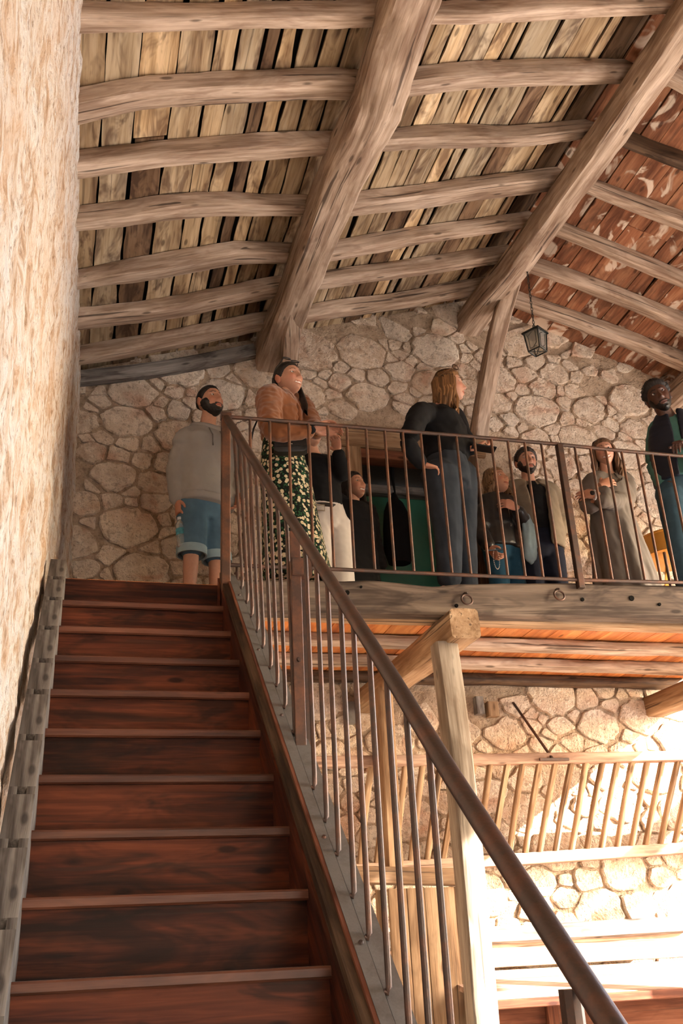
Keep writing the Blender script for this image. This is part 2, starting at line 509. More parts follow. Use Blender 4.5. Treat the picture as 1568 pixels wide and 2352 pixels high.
# door in the gable wall: timber lintel and jamb, green door in the dark reveal
t = NT('dark_green_paint'); f = t.noise(t.vec('geo'), 3, 3)
M_GREEN = t.done(t.ramp(f, [(.3, (.030, .13, .085)), (.7, (.05, .19, .125))]), .35, 0, .5)
M_DKREVEAL = plain('dark_reveal', (.05, .04, .032), .95)
rv = MB()
rv.box((DX0 - .02, YB + .02, ZL - .2), (DX0, 4.75, DZ1 + .05), 0); rv.box((DX1, YB + .02, ZL - .2), (DX1 + .02, 4.75, DZ1 + .05), 0)
rv.box((DX0 - .02, YB + .10, DZ1), (DX1 + .02, 4.75, DZ1 + .02), 0); rv.box((DX0 - .02, YB + .02, ZL - .04), (DX1 + .02, 4.75, ZL - .02), 0)
door = thing('door_1', ((DX0 + DX1) / 2, YB, ZL), 'green door in the dark timber-framed doorway of the gable wall', 'door', kind='structure')
make('reveal', rv, M_DKREVEAL, door, 0)
b = MB(); b.box((DX0 - .02, 4.42, ZL - .02), (DX1 + .02, 4.50, DZ1 - .03), .005); make('door_leaf', b, M_GREEN, door, 0)
b = MB(); b.box((DX0, 4.34, DZ1 - .10), (DX1, 4.42, DZ1 - .02), .004); make('door_head_rail', b, M_GREY, door)
b = MB(); b.box((DX0 - .16, YB - .045, DZ1 + .035), (DX1 + .20, YB + .14, atY(900, 988, YB).z), .012); make('lintel', b, M_TAN, door)
b = MB(); b.box((DX0 - .02, YB - .02, DZ1 - .045), (DX1 + .02, YB + .12, DZ1 + .035), .006); make('door_head', b, M_REDWOOD, door)
b = MB(); b.box((DX0 - .115, YB - .035, ZL), (DX0 + .005, YB + .12, DZ1 + .035), .008); make('jamb', b, M_TAN, door)
b = MB(); b.box((DX1 - .005, YB - .035, ZL), (DX1 + .12, YB + .12, DZ1 + .035), .008); make('jamb', b, M_DARKWOOD, door)

# right wall with the tall open bay the sun comes through, front wall behind the viewer
OY0, OY1, OZ1 = -1.45, 2.60, 3.34
b = MB()
b.box((XR, OY1, FLOOR), (XR + .5, YB + .6, 4.1), 0)
b.box((XR, -6.6, FLOOR), (XR + .5, OY0, 4.1), 0)
b.box((XR, OY0, OZ1), (XR + .15, OY1, 4.1), 0)
b.box((XR, .25, 2.36), (XR + .2, .78, OZ1 + .1), 0)      # drop panel added to shade the partition; two rails of the half-open gate
b.box((XR, 1.75, 2.13), (XR + .08, OY1 + .1, 2.25), 0); b.box((XR, 1.75, 1.87), (XR + .08, OY1 + .1, 2.01), 0)
make('wall_right', b, M_PLASTER, kind='structure', smooth=0, label='right-hand barn wall with a tall open bay', cat='wall')
FX0, FX1, FZ1 = 1.6, 4.0, 1.15
b = MB()
b.box((-.6, -6.6, FLOOR), (FX0, -6.2, 5.3), 0); b.box((FX1, -6.6, FLOOR), (XR + .5, -6.2, 5.3), 0); b.box((FX0, -6.6, FZ1), (FX1, -6.2, 5.3), 0)
make('wall_front', b, M_PLASTER, kind='structure', smooth=0, label='front barn wall with a doorway behind the viewer', cat='wall')
# daylight openings help the sampler find the sky
def portal(name, c, rot, sx, sy):
    l = bpy.data.lights.new(name, 'AREA'); l.shape = 'RECTANGLE'; l.size, l.size_y = sx, sy
    l.cycles.is_portal = True
    o = bpy.data.objects.new(name, l); COL.objects.link(o); o.location = c; o.rotation_euler = rot
portal('bay_daylight', (XR + .25, (OY0 + OY1) / 2, (OZ1 + FLOOR) / 2), (0, math.radians(90), 0), OZ1 - FLOOR, OY1 - OY0)
portal('doorway_daylight', ((FX0 + FX1) / 2, -6.4, (FZ1 + FLOOR) / 2), (math.radians(90), 0, 0), FX1 - FX0, FZ1 - FLOOR)
# ================================================================ roof
def timber(mb, pts, w, h, up=(0, 0, 1), wob=.05, power=3.2, n=14, step=.09, seed=0., side=None):
    """rough-hewn beam along a bent line; w, h numbers or lists at the points"""
    pts = [V(p) for p in pts]
    W = w if isinstance(w, (list, tuple)) else [w] * len(pts)
    H = h if isinstance(h, (list, tuple)) else [h] * len(pts)
    L = [0.]
    for a, b_ in zip(pts, pts[1:]): L.append(L[-1] + (b_ - a).length)
    N = max(4, int(L[-1] / step))
    def samp(s):
        for i in range(len(L) - 1):
            if s <= L[i + 1] or i == len(L) - 2:
                k = (s - L[i]) / max(1e-6, L[i + 1] - L[i])
                p0, p1 = pts[max(0, i - 1)], pts[i]
                p2, p3 = pts[i + 1], pts[min(len(pts) - 1, i + 2)]
                q_ = .5 * ((2 * p1) + (p2 - p0) * k + (2 * p0 - 5 * p1 + 4 * p2 - p3) * k * k + (-p0 + 3 * p1 - 3 * p2 + p3) * k ** 3)
                return q_, W[i] + (W[i + 1] - W[i]) * k, H[i] + (H[i + 1] - H[i]) * k
    ch_ = .16 if power > 4.5 else .30 if power > 3.1 else .42
    prof = []
    for (sx_, sy_, o_) in ((1, -1, 0), (1, 1, 1), (-1, 1, 0), (-1, -1, 1)):
        pa, pb = (sx_, sy_ * (1 - ch_)), (sx_ * (1 - ch_), sy_)
        prof += ([pb, pa] if o_ == 0 else [pa, pb])
        nxt = {(1, -1): (1, 0), (1, 1): (0, 1), (-1, 1): (-1, 0), (-1, -1): (0, -1)}[(sx_, sy_)]
        prof.append((nxt[0] * 1.02, nxt[1] * 1.02))
    rings = []; cs = [samp(L[-1] * i / N) for i in range(N + 1)]
    for i, (p, w_, h_) in enumerate(cs):
        d = (cs[min(i + 1, N)][0] - cs[max(i - 1, 0)][0]).normalized()
        s = d.cross(V(up)).normalized(); u = s.cross(d)
        ring = []
        l = L[-1] * i / N
        tw = .10 * nz(l * .8 + seed, 5.5)
        for (cx_, cy_) in prof:
            rr = 1 + wob * nz(l * 3.1 + seed, cx_ * 1.6, cy_ * 1.6 + seed) + wob * .6 * nz(l * 9 + seed, cx_ * 2.6, cy_ * 2.6)
            qx, qy = cx_ * math.cos(tw) - cy_ * math.sin(tw), cx_ * math.sin(tw) + cy_ * math.cos(tw)
            ring.append(p + s * (qx * rr * w_ / 2) + u * (qy * rr * h_ / 2))
        rings.append(ring)
    mb.loft(rings, True, seed * 1.7)

ceiling = thing('ceiling', (3.3, 1., 4.3), 'pitched timber roof of pale boards laid on bowed rafters', 'ceiling', kind='structure')
BO = .105                          # rafter depth
# backing above the boards
b = MB()
for (xa, xb, fn) in ((-.7, 3.30, roofL), (3.30, 7.3, roofR)):
    p = [(xa, -6.6, fn(xa) + BO + .075), (xb, -6.6, fn(xb) + BO + .075), (xb, YB + .6, fn(xb) + BO + .075), (xa, YB + .6, fn(xa) + BO + .075)]
    qq = [(x, y, z + .08) for x, y, z in p]
    b.add(p + qq, [(0, 3, 2, 1), (4, 5, 6, 7), (0, 1, 5, 4), (1, 2, 6, 5), (2, 3, 7, 6), (3, 0, 4, 7)])
make('roof_backing', b, plain('dark_roof_felt', (.016, .013, .011), .95), ceiling, 0)

def board(xa, xb, ya, yb, fn, mat, tint, seed, gap):
    b = MB(); n = max(3, int((yb - ya) / .09)); th = .024
    vs_, gs_ = [], []
    dz = R.uniform(0, .012); rg_ = 1.8 if fn is roofL else .8
    for i in range(n + 1):
        y = ya + (yb - ya) * i / n
        el = gap * .5 + rg_ * (.007 * nz(y * 2.3, seed, .3) + .004 * nz(y * 8, seed, 1.3))
        er = gap * .5 + rg_ * (.007 * nz(y * 2.3, seed, 7.3) + .004 * nz(y * 8, seed, 8.3))
        if nz(y * 1.1, seed, 40.) > .33: er += (nz(y * 1.1, seed, 40.) - .33) * .09
        x0, x1 = xa + max(.001, el), xb - max(.001, er)
        for x, z in ((x0, 0), (x1, 0), (x1, th), (x0, th)):
            vs_.append((x, y, fn(x) + BO + z + dz)); gs_.append((y + seed * 3.1, x + seed, z + seed * .3))
    fs_ = []
    for i in range(n):
        for k in range(4):
            j = (k + 1) % 4
            fs_.append((i * 4 + k, i * 4 + j, i * 4 + 4 + j, i * 4 + 4 + k))
    fs_ += [(0, 1, 2, 3)[::-1], tuple(n * 4 + k for k in range(4))]
    b.add(vs_, fs_, gs_, tint)
    make('roof_board', b, mat, ceiling, smooth=30)

BR = random.Random(5)
# seams read along one row of each slope
row = [(243, 130), (322, 125), (410, 120), (490, 120), (542, 115), (602, 112), (640, 110), (684, 110), (740, 110), (790, 110)]
xs = [-.12] + [atP(x, y, RP_L[0], RP_L[1] + BO).x for x, y in row]
row2 = [(1000, 60), (1045, 60), (1085, 70), (1150, 50), (1188, 48), (1218, 48), (1298, 46), (1344, 45), (1410, 30), (1446, 20), (1500, 20), (1545, 15)]
x2 = [atP(x, y, RP_L[0], RP_L[1] + BO).x for x, y in row2]
last = xs[-1]
while x2[0] - last > .30:
    last += BR.uniform(.13, .19); xs.append(last)
xs += [x for x in x2 if x > xs[-1] + .05 and x < 3.22] + [3.30]
for i in range(len(xs) - 1):
    jn = sorted(BR.sample([.75, 1.25, 1.75, 2.25, 2.75, 3.2], BR.choice([0, 1, 1, 2])))
    if i == 2: jn = [1.5]
    ys = [-5.9] + [.30] * (BR.random() < .5) + jn + [YB + .02]
    for a, c_ in zip(ys, ys[1:]):
        k = BR.uniform(.78, 1.12); w = BR.uniform(-.05, .05)
        tint = (k * (1 + w), k, k * (1 - w * 1.5))
        mat = M_ROOF
        if BR.random() < .09 or i == 2 and a > 1.4: tint = (.36, .30, .28)
        if i < 1: tint = (.62, .60, .58)
        if BR.random() < .05 and a > 2: tint = (.5, .36, .30)
        board(xs[i], xs[i + 1], a, c_ - .003, roofL, mat, tint, BR.uniform(0, 90), BR.choice([.006, .008, .012, .022, .03]))
x = 3.30; 
while x < 7.0:
    w_ = BR.uniform(.13, .21)
    jn = sorted(BR.sample([.6, 1.2, 1.8, 2.4, 3.0], BR.choice([0, 1, 2])))
    ys = [-5.9] + jn + [YB + .02]
    for a, c_ in zip(ys, ys[1:]):
        k = BR.uniform(.75, 1.2)
        board(x, x + w_, a, c_ - .003, roofR, M_ROOFRED, (k, k * .97, k * .93), BR.uniform(0, 90), BR.choice([.004, .006, .008, .012]))
    x += w_

def rafter(trace, plane, drop=.055, mat=M_OAK, seed=0., depth=None, mul=1.0, ends=(0, 0)):
    """trace: (x, ytop, ybottom) along the beam; seen edges met with the roof slope"""
    n_, c_ = plane; pts, W = [], []
    nn = V(n_).normalized()
    for (x, ya, yb) in trace:
        a = atP(x, ya, n_, c_ + .03); d = atP(x, yb, n_, c_)
        c = atP(x, (ya + yb) / 2, n_, c_ + BO - drop)
        pts.append(c); W.append(max(.06, (a - d).length * .86 * mul))
    d0 = (pts[0] - pts[1]).normalized(); d1 = (pts[-1] - pts[-2]).normalized()
    pts = [pts[0] + d0 * ends[0]] + pts + [pts[-1] + d1 * ends[1]] ; W = [W[0]] + W + [W[-1]]
    b = MB(); timber(b, pts, W, BO * 1.08 if depth is None else depth, nn, .11, 6.5, 20, .08, seed)
    return make('rafter', b, mat, ceiling, smooth=42)
LB = [
 [(172, 10, 72), (300, 14, 66), (420, 13, 62), (620, 10, 58), (860, 8, 54)],
 [(172, 208, 283), (300, 185, 252), (400, 178, 241), (600, 165, 229), (750, 160, 225), (830, 163, 226)],
 [(182, 352, 405), (300, 335, 388), (450, 322, 371), (600, 312, 361), (765, 305, 350)],
 [(187, 480, 523), (300, 465, 512), (400, 450, 500), (500, 446, 490), (600, 452, 488), (710, 455, 490)],
 [(188, 625, 655), (300, 600, 643), (400, 580, 629), (500, 565, 610), (560, 560, 600), (680, 565, 600)],
 [(188, 712, 750), (350, 693, 733), (500, 665, 705), (600, 645, 685), (645, 640, 678)],
 [(190, 800, 830), (300, 780, 815), (450, 752, 785), (600, 722, 755), (625, 718, 750)],
]
for i, tr in enumerate(LB): rafter(tr, RP_L, seed=3.3 * i + 1, ends=(.16, .16), mul=.92)
b = MB(); timber(b, [atY(186, 868, 3.79) - V((.1, 0, .03)), atY(380, 846, 3.79), atY(585, 806, 3.79)], .07, .11, (0, 0, 1), .03, 5, 12, .12, 44.)
make('wall_plate', b, M_GREY, ceiling, smooth=50)
MBAY = [
 [(960, 12, 46), (1125, 4, 48), (1278, -6, 36), (1480, -8, 26), (1590, -6, 22)],
 [(910, 164, 222), (1074, 148, 200), (1212, 143, 190), (1355, 140, 188), (1490, 141, 186)],
 [(835, 304, 342), (1023, 293, 334), (1176, 295, 329), (1329, 281, 313), (1400, 275, 304)],
 [(775, 451, 494), (972, 428, 473), (1125, 406, 450), (1308, 387, 428)],
 [(735, 564, 597), (870, 541, 572), (972, 525, 553), (1110, 507, 532), (1237, 488, 512)],
 [(700, 634, 662), (850, 614, 642), (972, 597, 625), (1100, 578, 605), (1196, 564, 590)],
 [(690, 710, 738), (768, 696, 725), (921, 676, 705), (1040, 655, 682), (1130, 638, 666)],
 [(680, 774, 800), (768, 762, 787), (921, 735, 760), (1020, 716, 736), (1085, 702, 720)],
]
for i, tr in enumerate(MBAY): rafter(tr, RP_L, seed=5.1 * i + 60, ends=(.12, .12), mul=.92)
RBAY = [
 [(1500, 138, 172), (1568, 172, 208), (1660, 222, 262)],
 [(1420, 298, 326), (1500, 330, 358), (1568, 355, 386), (1680, 400, 434)],
 [(1340, 408, 436), (1450, 450, 480), (1568, 492, 526), (1690, 540, 578)],
 [(1275, 508, 534), (1370, 547, 574), (1450, 580, 607), (1568, 628, 657), (1690, 680, 712)],
 [(1212, 590, 620), (1300, 620, 650), (1380, 648, 680), (1480, 688, 720), (1568, 725, 760), (1690, 776, 814)],
 [(1165, 666, 698), (1290, 708, 740), (1400, 748, 780), (1490, 782, 816), (1568, 812, 850), (1690, 862, 900)],
 [(1140, 728, 750), (1250, 776, 797), (1380, 829, 850), (1497, 878, 896), (1640, 938, 958)],
]
for i, tr in enumerate(RBAY): rafter(tr, RP_R, seed=4.7 * i + 130, ends=(.1, 1.6), mul=.9, mat=M_DARKWOOD if i == 1 else M_OAK)

# the heavy purlin and the ridge beam run away from the viewer
b = MB(); timber(b, [(1.56, -6.2, 4.46), (1.53, -1., 4.455), (1.525, .5, 4.455), (1.555, 1.15, 4.46), (1.51, 1.6, 4.45), (1.49, 2.2, 4.45), (1.475, 2.9, 4.445), (1.465, 3.5, 4.44), (1.46, 3.95, 4.43)],
                 [.25, .24, .245, .27, .245, .235, .22, .25, .25], [.25] * 9, (0, 0, 1), .09, 5.0, 24, .08, 8.8)
make('purlin', b, M_OAK, ceiling, smooth=45)
b = MB(); timber(b, [(3.62, -6.2, 5.03), (3.43, -1., 5.03), (3.385, .6, 5.03), (3.36, 1.5, 5.02), (3.335, 2.1, 5.02), (3.30, 2.9, 5.01), (3.24, 3.5, 5.005), (3.22, 3.95, 5.0)],
                 [.18, .18, .18, .185, .18, .185, .20, .21], .20, (0, 0, 1), .08, 6, 24, .08, 18.8)
make('ridge_beam', b, M_OAK, ceiling, smooth=45)
b = MB(); timber(b, [(5.12, -6.2, 4.46), (5.12, 1., 4.46), (5.12, 3.95, 4.46)], .17, .19, (0, 0, 1), .06, 3.4, 18, .12, 28.8)
make('purlin', b, M_OAK, ceiling, smooth=45)
# struts from the ridge and the purlin down to the gable wall
def strut(tr, y0, y1, w, h, seed):
    n_ = len(tr); pts = [atY(x, y, y0 + (y1 - y0) * i / (n_ - 1)) for i, (x, y) in enumerate(tr)]
    b = MB(); timber(b, pts, w, h, (0, 1, 0), .07, 7.0, 20, .06, seed)
    return make('strut', b, M_OAK, ceiling, smooth=42)
strut([(1186, 618), (1163, 690), (1136, 790), (1118, 890), (1105, 960), (1100, 1000)], 3.25, 3.74, [.125, .13, .13, .13, .12, .12], .12, 33.)
strut([(674, 664), (668, 760), (658, 880)], 2.88, 3.66, [.125, .125, .12], .12, 53.)
# ================================================================ staircase
RISE, RUN = .21, .24328
SL = RISE / RUN
TX0, TX1 = 0.0, .808
def txl(k):                        # the left end of the treads drifts a little along the wall
    return -.012 + .0035 * k
stair = thing('staircase', (.40, -1.5, FLOOR), 'steep reddish-brown wooden staircase climbing along the left wall', 'staircase')
for k in range(-6, 10):
    y, z = k * RUN, k * RISE
    if k < 9:
        b = MB()
        sec = [(0.0, 0), (.006, .006), (RUN + .03, .006), (RUN + .03, -.026), (.006, -.026), (0.0, -.020)]
        x0, x1 = txl(k) - .02, TX1
        b.loft([[(x, y + a, z - .006 + c_) for a, c_ in sec] for x in (x0, x1)], True, R.random() * 30)
        make('tread', b, M_NOSE, stair, smooth=30)
    # riser under the nosing
    b = MB(); b.box((txl(k) - .02, y + .024, z - RISE - .012), (TX1 - .004 + (.05 if k == 9 else 0), y + .044, z - .030 if k < 9 else z - .002), .002, axis=0)
    make('riser', b, M_STAIR, stair, smooth=30)
def slope_box(mb, xa, xb, ya, yb, c0, c1, ch=.003, g0=None, skew=0.):
    """bar following the pitch: between heights c0..c1 above the nosing line"""
    sec = [(xa, c0), (xb, c0), (xb, c1), (xa, c1)]
    mb.loft([[(x + skew * y, y, SL * y + c) for x, c in sec] for y in (ya, yb)], True, R.random() * 30 if g0 is None else g0)
# grey left string with its old mortises
b = MB(); xa, xb = -.094, -.012; SK = .0144
c1 = .088
yk = -1.55; spans = []
hole, first = .034, -1.42
hs = [first + .2433 * i + (.02 if i % 3 == 1 else -.012 if i % 3 == 2 else 0) for i in range(15)]
prev = -1.6
for h in hs:
    slope_box(b, xa, xb, prev, h, -.17, c1, g0=4., skew=SK)
    slope_box(b, xa, xa + .026, h, h + hole, -.17, c1, g0=4., skew=SK); slope_box(b, xb - .026, xb, h, h + hole, -.17, c1, g0=4., skew=SK)
    slope_box(b, xa, xb, h, h + hole, -.17, c1 - .11, g0=4., skew=SK)
    prev = h + hole
slope_box(b, xa, xb, prev, 2.20, -.17, c1, g0=4., skew=SK)
make('left_string', b, M_GREY, stair, smooth=30)
# right string: plank face, cap moulding
b = MB(); slope_box(b, TX1 - .004, .820, -1.6, 2.16, -.27, .045); make('right_string', b, M_STAIR, stair, smooth=30)
b = MB(); slope_box(b, .812, .840, -1.6, 2.14, -.20, .086); make('string_cap', b, M_DARKWOOD, stair, smooth=30)
b = MB(); slope_box(b, .8395, .851, -1.6, 2.12, -.20, .100); make('string_moulding', b, M_REDWOOD, stair, smooth=30)
b = MB(); slope_box(b, .8505, .945, -1.6, 2.10, -.20, .072); make('outer_string', b, M_DARKWOOD, stair, smooth=30)

# stair railing
rail = thing('stair_railing', (.92, .3, SL * .3 + .1), 'rusty iron stair railing with thin round balusters and sloping handrail', 'railing')
b = MB(); slope_box(b, .8515, .888, -1.6, 2.08, .088, .102); make('flat_bar', b, M_STEEL, rail, smooth=30)
b = MB(); slope_box(b, .8945, .948, -1.6, 2.06, .074, .086); make('flat_bar', b, M_STEEL, rail, smooth=30)
for y in (1.86, 1.36, .90, .30, -.06, -.42):
    bb = MB(); c = V((.872, y, SL * y + .103)); bb.tube([c, c + V((0, -.004, .005))], [.008, .005], 8); make('bolt', bb, M_IRON, rail)
HR = []
for (x, y) in ((520, 966), (640, 1149), (760, 1336), (900, 1556), (1040, 1786), (1220, 2068), (1400, 2348)):
    p = atX(x, y, .915)
    for _ in range(6):             # the handrail leans out a little from the newel to the foot
        X = .832 + (.905 - .832) * max(0., min(1., (2.04 - p.y) / 1.6)); p = atX(x, y, X)
    HR.append(p)
HR[0] = V((.832, 2.04, 2.835))
d = (HR[-1] - HR[-2]).normalized(); HR.append(HR[-1] + d * .35)
def hr_at(y):
    for a, c in zip(HR, HR[1:]):
        if c.y <= y <= a.y:
            k = (y - a.y) / (c.y - a.y); return a + (c - a) * k
    return HR[-1]
b = MB(); b.tube(HR, .0235, 14, flat=.8); make('handrail', b, M_IRON, rail, smooth=60)
b = MB(); b.tube([p + V((0, .0, -.020)) for p in HR], .008, 6); make('handrail_bead', b, M_IRON, rail, smooth=60)
feet = [(544, 1321), (556, 1349), (568, 1380), (579, 1411), (592, 1447), (605, 1483), (622, 1525), (637, 1569), (655, 1617), (676, 1670), (722, 1798), (749, 1869), (777, 1951), (812, 2043), (847, 2144), (892, 2265)]
ys = [atX(x, y, .902).y for x, y in feet]
gap_ = (ys[-5] - ys[-1]) / 4
ys += [ys[-1] - gap_, ys[-1] - 2 * gap_, ys[-1] - 3 * gap_]
for i, y in enumerate(ys):
    X = .903
    z0 = SL * y + .096
    top = hr_at(y)
    if top.y > y + .05: continue
    b = MB()
    pts = [V((X - .014, y + .002, z0 + .004)), V((X - .006, y + .001, z0)), V((X, y, z0 + .012)), V((X, y, z0 + .05)), V((top.x * .6 + X * .4, y, top.z - .10)), V((top.x, y, top.z - .012))]
    b.tube(pts, .0086, 8); make('baluster', b, M_IRON, rail, smooth=60)
# newel at the stair head and the two flat posts halfway down
b = MB(); b.box((.804, 2.015, 1.70), (.852, 2.060, 2.83), .004); make('newel', b, M_RUST, rail, smooth=30)
b = MB(); b.box((.800, 2.010, 2.815), (.858, 2.066, 2.862), .014); make('newel_cap', b, M_IRON, rail, smooth=30)
pm = atX(690, 1400, .93)
py_ = .76
b = MB(); b.box((.893, py_ - .006, SL * py_ - .06), (.934, py_ + .010, atY(682, 1222, py_).z), .002); make('flat_post', b, M_RUST, rail, smooth=30)
b = MB(); b.box((.942, py_ + .03, SL * py_ - .20), (.972, py_ + .06, 1.43), .002); make('flat_post', b, M_IRON, rail, smooth=30)
for zz_ in (1.46, 1.06, .62):
    bb = MB(); c = V((.914, py_ - .007, zz_)); bb.tube([c, c + V((0, -.008, 0))], [.010, .007], 8); make('bolt', bb, M_IRON, rail)
b = MB(); b.box((.897, py_ - .02, 1.40), (.975, py_ + .04, 1.475), .004); make('clamp_plate', b, M_RUST, rail, smooth=30)

# foot newel by the lowest visible steps
pf = atX(1308, 2272, .905)
b = MB(); b.box((pf.x - .016, pf.y - .020, FLOOR), (pf.x + .016, pf.y + .020, pf.z), .012, axis=2); make('foot_newel', b, M_IRON, rail, smooth=40)

# ================================================================ balcony
XE = 4.62                          # right-hand end of the balcony
balc = thing('balcony', (2.6, 2.9, ZL - .3), 'timber balcony with a thick weathered edge beam above the stalls', 'balcony')
top_ = [(600, 1331), (700, 1330), (780, 1333), (850, 1331), (930, 1339), (1000, 1346), (1060, 1340), (1150, 1338), (1300, 1338), (1450, 1342), (1568, 1344), (1800, 1350)]
bot_ = [(600, 1404), (880, 1408), (1568, 1420), (1800, 1424)]
tp = [atY(x, y, 2.05) for x, y in top_]; bp = [atY(x, y, 2.05) for x, y in bot_]
def interp(pl, x):
    for a, c in zip(pl, pl[1:]):
        if x <= c.x or c is pl[-1]:
            k = (x - a.x) / (c.x - a.x); k = max(0, min(1, k)); return a.z + (c.z - a.z) * k
rings = []; n = 90
for i in range(n + 1):
    x = .86 + (XE - .86) * i / n
    zt, zb = interp(tp, x), interp(bp, x)
    e = .006 * nz(x * 3, 2.) + .003 * nz(x * 11, 7.)
    rings.append([(x, 2.05 + e, zb + .012), (x, 2.062 + e, zb), (x, 2.15, zb + .004 * nz(x * 4, 1.)), (x, 2.155, zt), (x, 2.066 + e, zt + .003 * nz(x * 5, 9.)), (x, 2.05 + e, zt - .014), (x, 2.046 + e, (zt + zb) / 2 + .02)])
b = MB(); b.loft(rings, True, 3.); make('edge_beam', b, M_BEAM, balc, smooth=40)
b = MB(); timber(b, [(.86, 2.26, 1.765), (2.6, 2.25, 1.775), (XE, 2.26, 1.79)], .10, .09, (0, 0, 1), .05, 4, 12, .12, 61.); make('joist', b, M_TAN, balc, smooth=50)
for (ya, yb, sd_, mt) in ((2.86, 2.985, 71., M_OAK), (3.30, 3.43, 81., M_OAK), (3.72, 3.83, 91., M_DARKWOOD)):
    b = MB(); timber(b, [(-.05, (ya + yb) / 2, 1.828), (1.4, (ya + yb) / 2 + .02, 1.832), (2.8, (ya + yb) / 2 - .015, 1.825), (XE, (ya + yb) / 2, 1.83)], [yb - ya] * 4, .075, (0, 0, 1), .16, 3.0, 14, .10, sd_)
    make('joist', b, mt, balc, smooth=60)
x = -.03
while x < XE - .02:
    w = min(R.uniform(.15, .21), XE - x)
    b = MB(); b.box((x + .0015, 2.12 if x > .84 else 2.215, 1.862), (x + w - .0015, YB - .005, ZL), .002, axis=1)
    make('floor_board', b, M_PINE, balc, smooth=30); x += w
# holes and iron rings on the edge beam
for (px_, py_2, r_) in ((797, 1361, .014), (829, 1348, .007), (1337, 1377, .012), (1450, 1374, .017), (1514, 1388, .010), (1048, 1391, .011)):
    p = atY(px_, py_2, 2.044)
    b = MB(); b.tube([p + V((0, .004, 0)), p + V((0, -.004, 0))], [r_, r_ * .92], 12); make('peg_hole', b, M_BLACK, balc)
def iron_ring(px_, py_2, label, seed):
    p = atY(px_, py_2, 2.030)
    o = thing('iron_ring', p + V((0, .014, -.036)), label, 'ring', 'tethering rings on the balcony beam')
    b = MB(); rr = .031
    pts = [p + V((math.cos(a) * rr, -.006 + .008 * math.sin(a), math.sin(a) * rr)) for a in [2 * math.pi * k / 24 for k in range(25)]]
    b.tube(pts, .0056, 8, cap=False, up=(0, 1, 0)); make('hoop', b, M_RUST, o, 60)
    b = MB(); c = p + V((0, 0, rr + .004))
    b.tube([c + V((-.008, .018, .006)), c + V((-.008, -.006, .006)), c + V((0, -.014, .002)), c + V((.008, -.006, .006)), c + V((.008, .018, .006))], .004, 6); make('staple', b, M_IRON, o, 60)
iron_ring(1071, 1378, 'iron ring on the balcony beam above the timber post', 1)
iron_ring(1283, 1368, 'iron ring on the balcony beam below the person in the olive jacket', 2)

# tie beams under the floor and posts
def tie(x0, label_seed, yf=1.93):
    b = MB(); timber(b, [(x0, yf, 1.63), (x0 - .005, 2.6, 1.635), (x0 - .01, YB + .02, 1.66)], [.165, .165, .16], [.165, .16, .15], (0, 0, 1), .03, 5.0, 16, .09, label_seed)
    return make('tie_beam', b, M_TAN, balc, smooth=45)
tie(2.105, 7.1); tie(4.40, 9.3)
b = MB(); timber(b, [(2.045, 2.09, FLOOR), (2.06, 2.09, .2), (2.055, 2.09, 1.0), (2.035, 2.09, 1.56)], [.125, .125, .125, .125], .12, (0, 1, 0), .035, 5.0, 16, .09, 13.)
make('post', b, wood('grey_tan_post', (.13, .092, .060), (.24, .185, .135), (.33, .27, .205), (.14, .09, .055), .4, .1, grain=18, crack=.8), balc, smooth=45)
b = MB(); timber(b, [(4.40, 2.09, FLOOR), (4.40, 2.09, 1.56)], .125, .12, (0, 1, 0), .035, 5.0, 16, .09, 113.); make('post', b, M_TAN, balc, smooth=45)
pB = atY(878, 1585, 3.2)
b = MB(); timber(b, [atY(905, 2010, 3.22), atY(893, 1800, 3.22), atY(880, 1582, 3.22)], .095, .10, (0, 1, 0), .04, 5.0, 14, .09, 17.); make('post', b, M_TAN, balc, smooth=45)

# balcony railing
br = thing('balcony_railing', (2.7, 2.03, ZL), 'rusty iron railing along the front edge of the balcony', 'railing')
YR = 2.03
rt_ = [(528, 958), (700, 971), (883, 987), (1048, 1000), (1276, 1020), (1391, 1032), (1568, 1048), (1800, 1069)]
rb_ = [(600, 1301), (760, 1307), (1000, 1318), (1331, 1332), (1568, 1338), (1800, 1345)]
rtp = [atY(x, y, YR) for x, y in rt_]; rbp = [atY(x, y, YR) for x, y in rb_]
rbp = [V((.85, YR, rbp[0].z))] + rbp + [V((XE - .02, YR, rbp[-1].z))]
rtp = [V((.84, YR, rtp[0].z))] + rtp + [V((XE - .02, YR, rtp[-1].z))]
b = MB()
for a, c in zip(rtp, rtp[1:]): pass
b.tube(rtp, .0135, 10, flat=.85); make('top_rail', b, M_IRON, br, smooth=60)
b = MB(); b.tube(rbp, .0115, 8); make('bottom_rail', b, M_IRON, br, smooth=60)
tops = [574, 619, 663, 708, 752, 796, 840, 883, 924.5, 966, 1007, 1048, 1088.5, 1128, 1166, 1204.6, 1243, 1320, 1355.5, 1391, 1427, 1462.6, 1497, 1535, 1573]
for px_ in tops:
    k = (px_ - 528) / (1568 - 528); p = atY(px_, 962 + 90 * k, YR)
    zt, zb = interp(rtp, p.x), interp(rbp, p.x)
    b = MB(); b.tube([(p.x, YR, zb - .004), (p.x + .002 * nz(p.x * 9), YR, (zt + zb) / 2), (p.x, YR, zt)], .0085, 8); make('baluster', b, M_RUST, br, smooth=60)
xx_ = atY(1573, 1050, YR).x + .113
while xx_ < XE - .05:
    b = MB(); b.tube([(xx_, YR, interp(rbp, xx_)), (xx_, YR, interp(rtp, xx_))], .0085, 8); make('baluster', b, M_RUST, br, smooth=60); xx_ += .113
p = atY(1283, 1022, YR)
b = MB(); b.box((p.x - .019, YR - .02, 1.90), (p.x + .019, YR + .02, 2.835), .003); make('square_post', b, M_IRON, br, smooth=30)
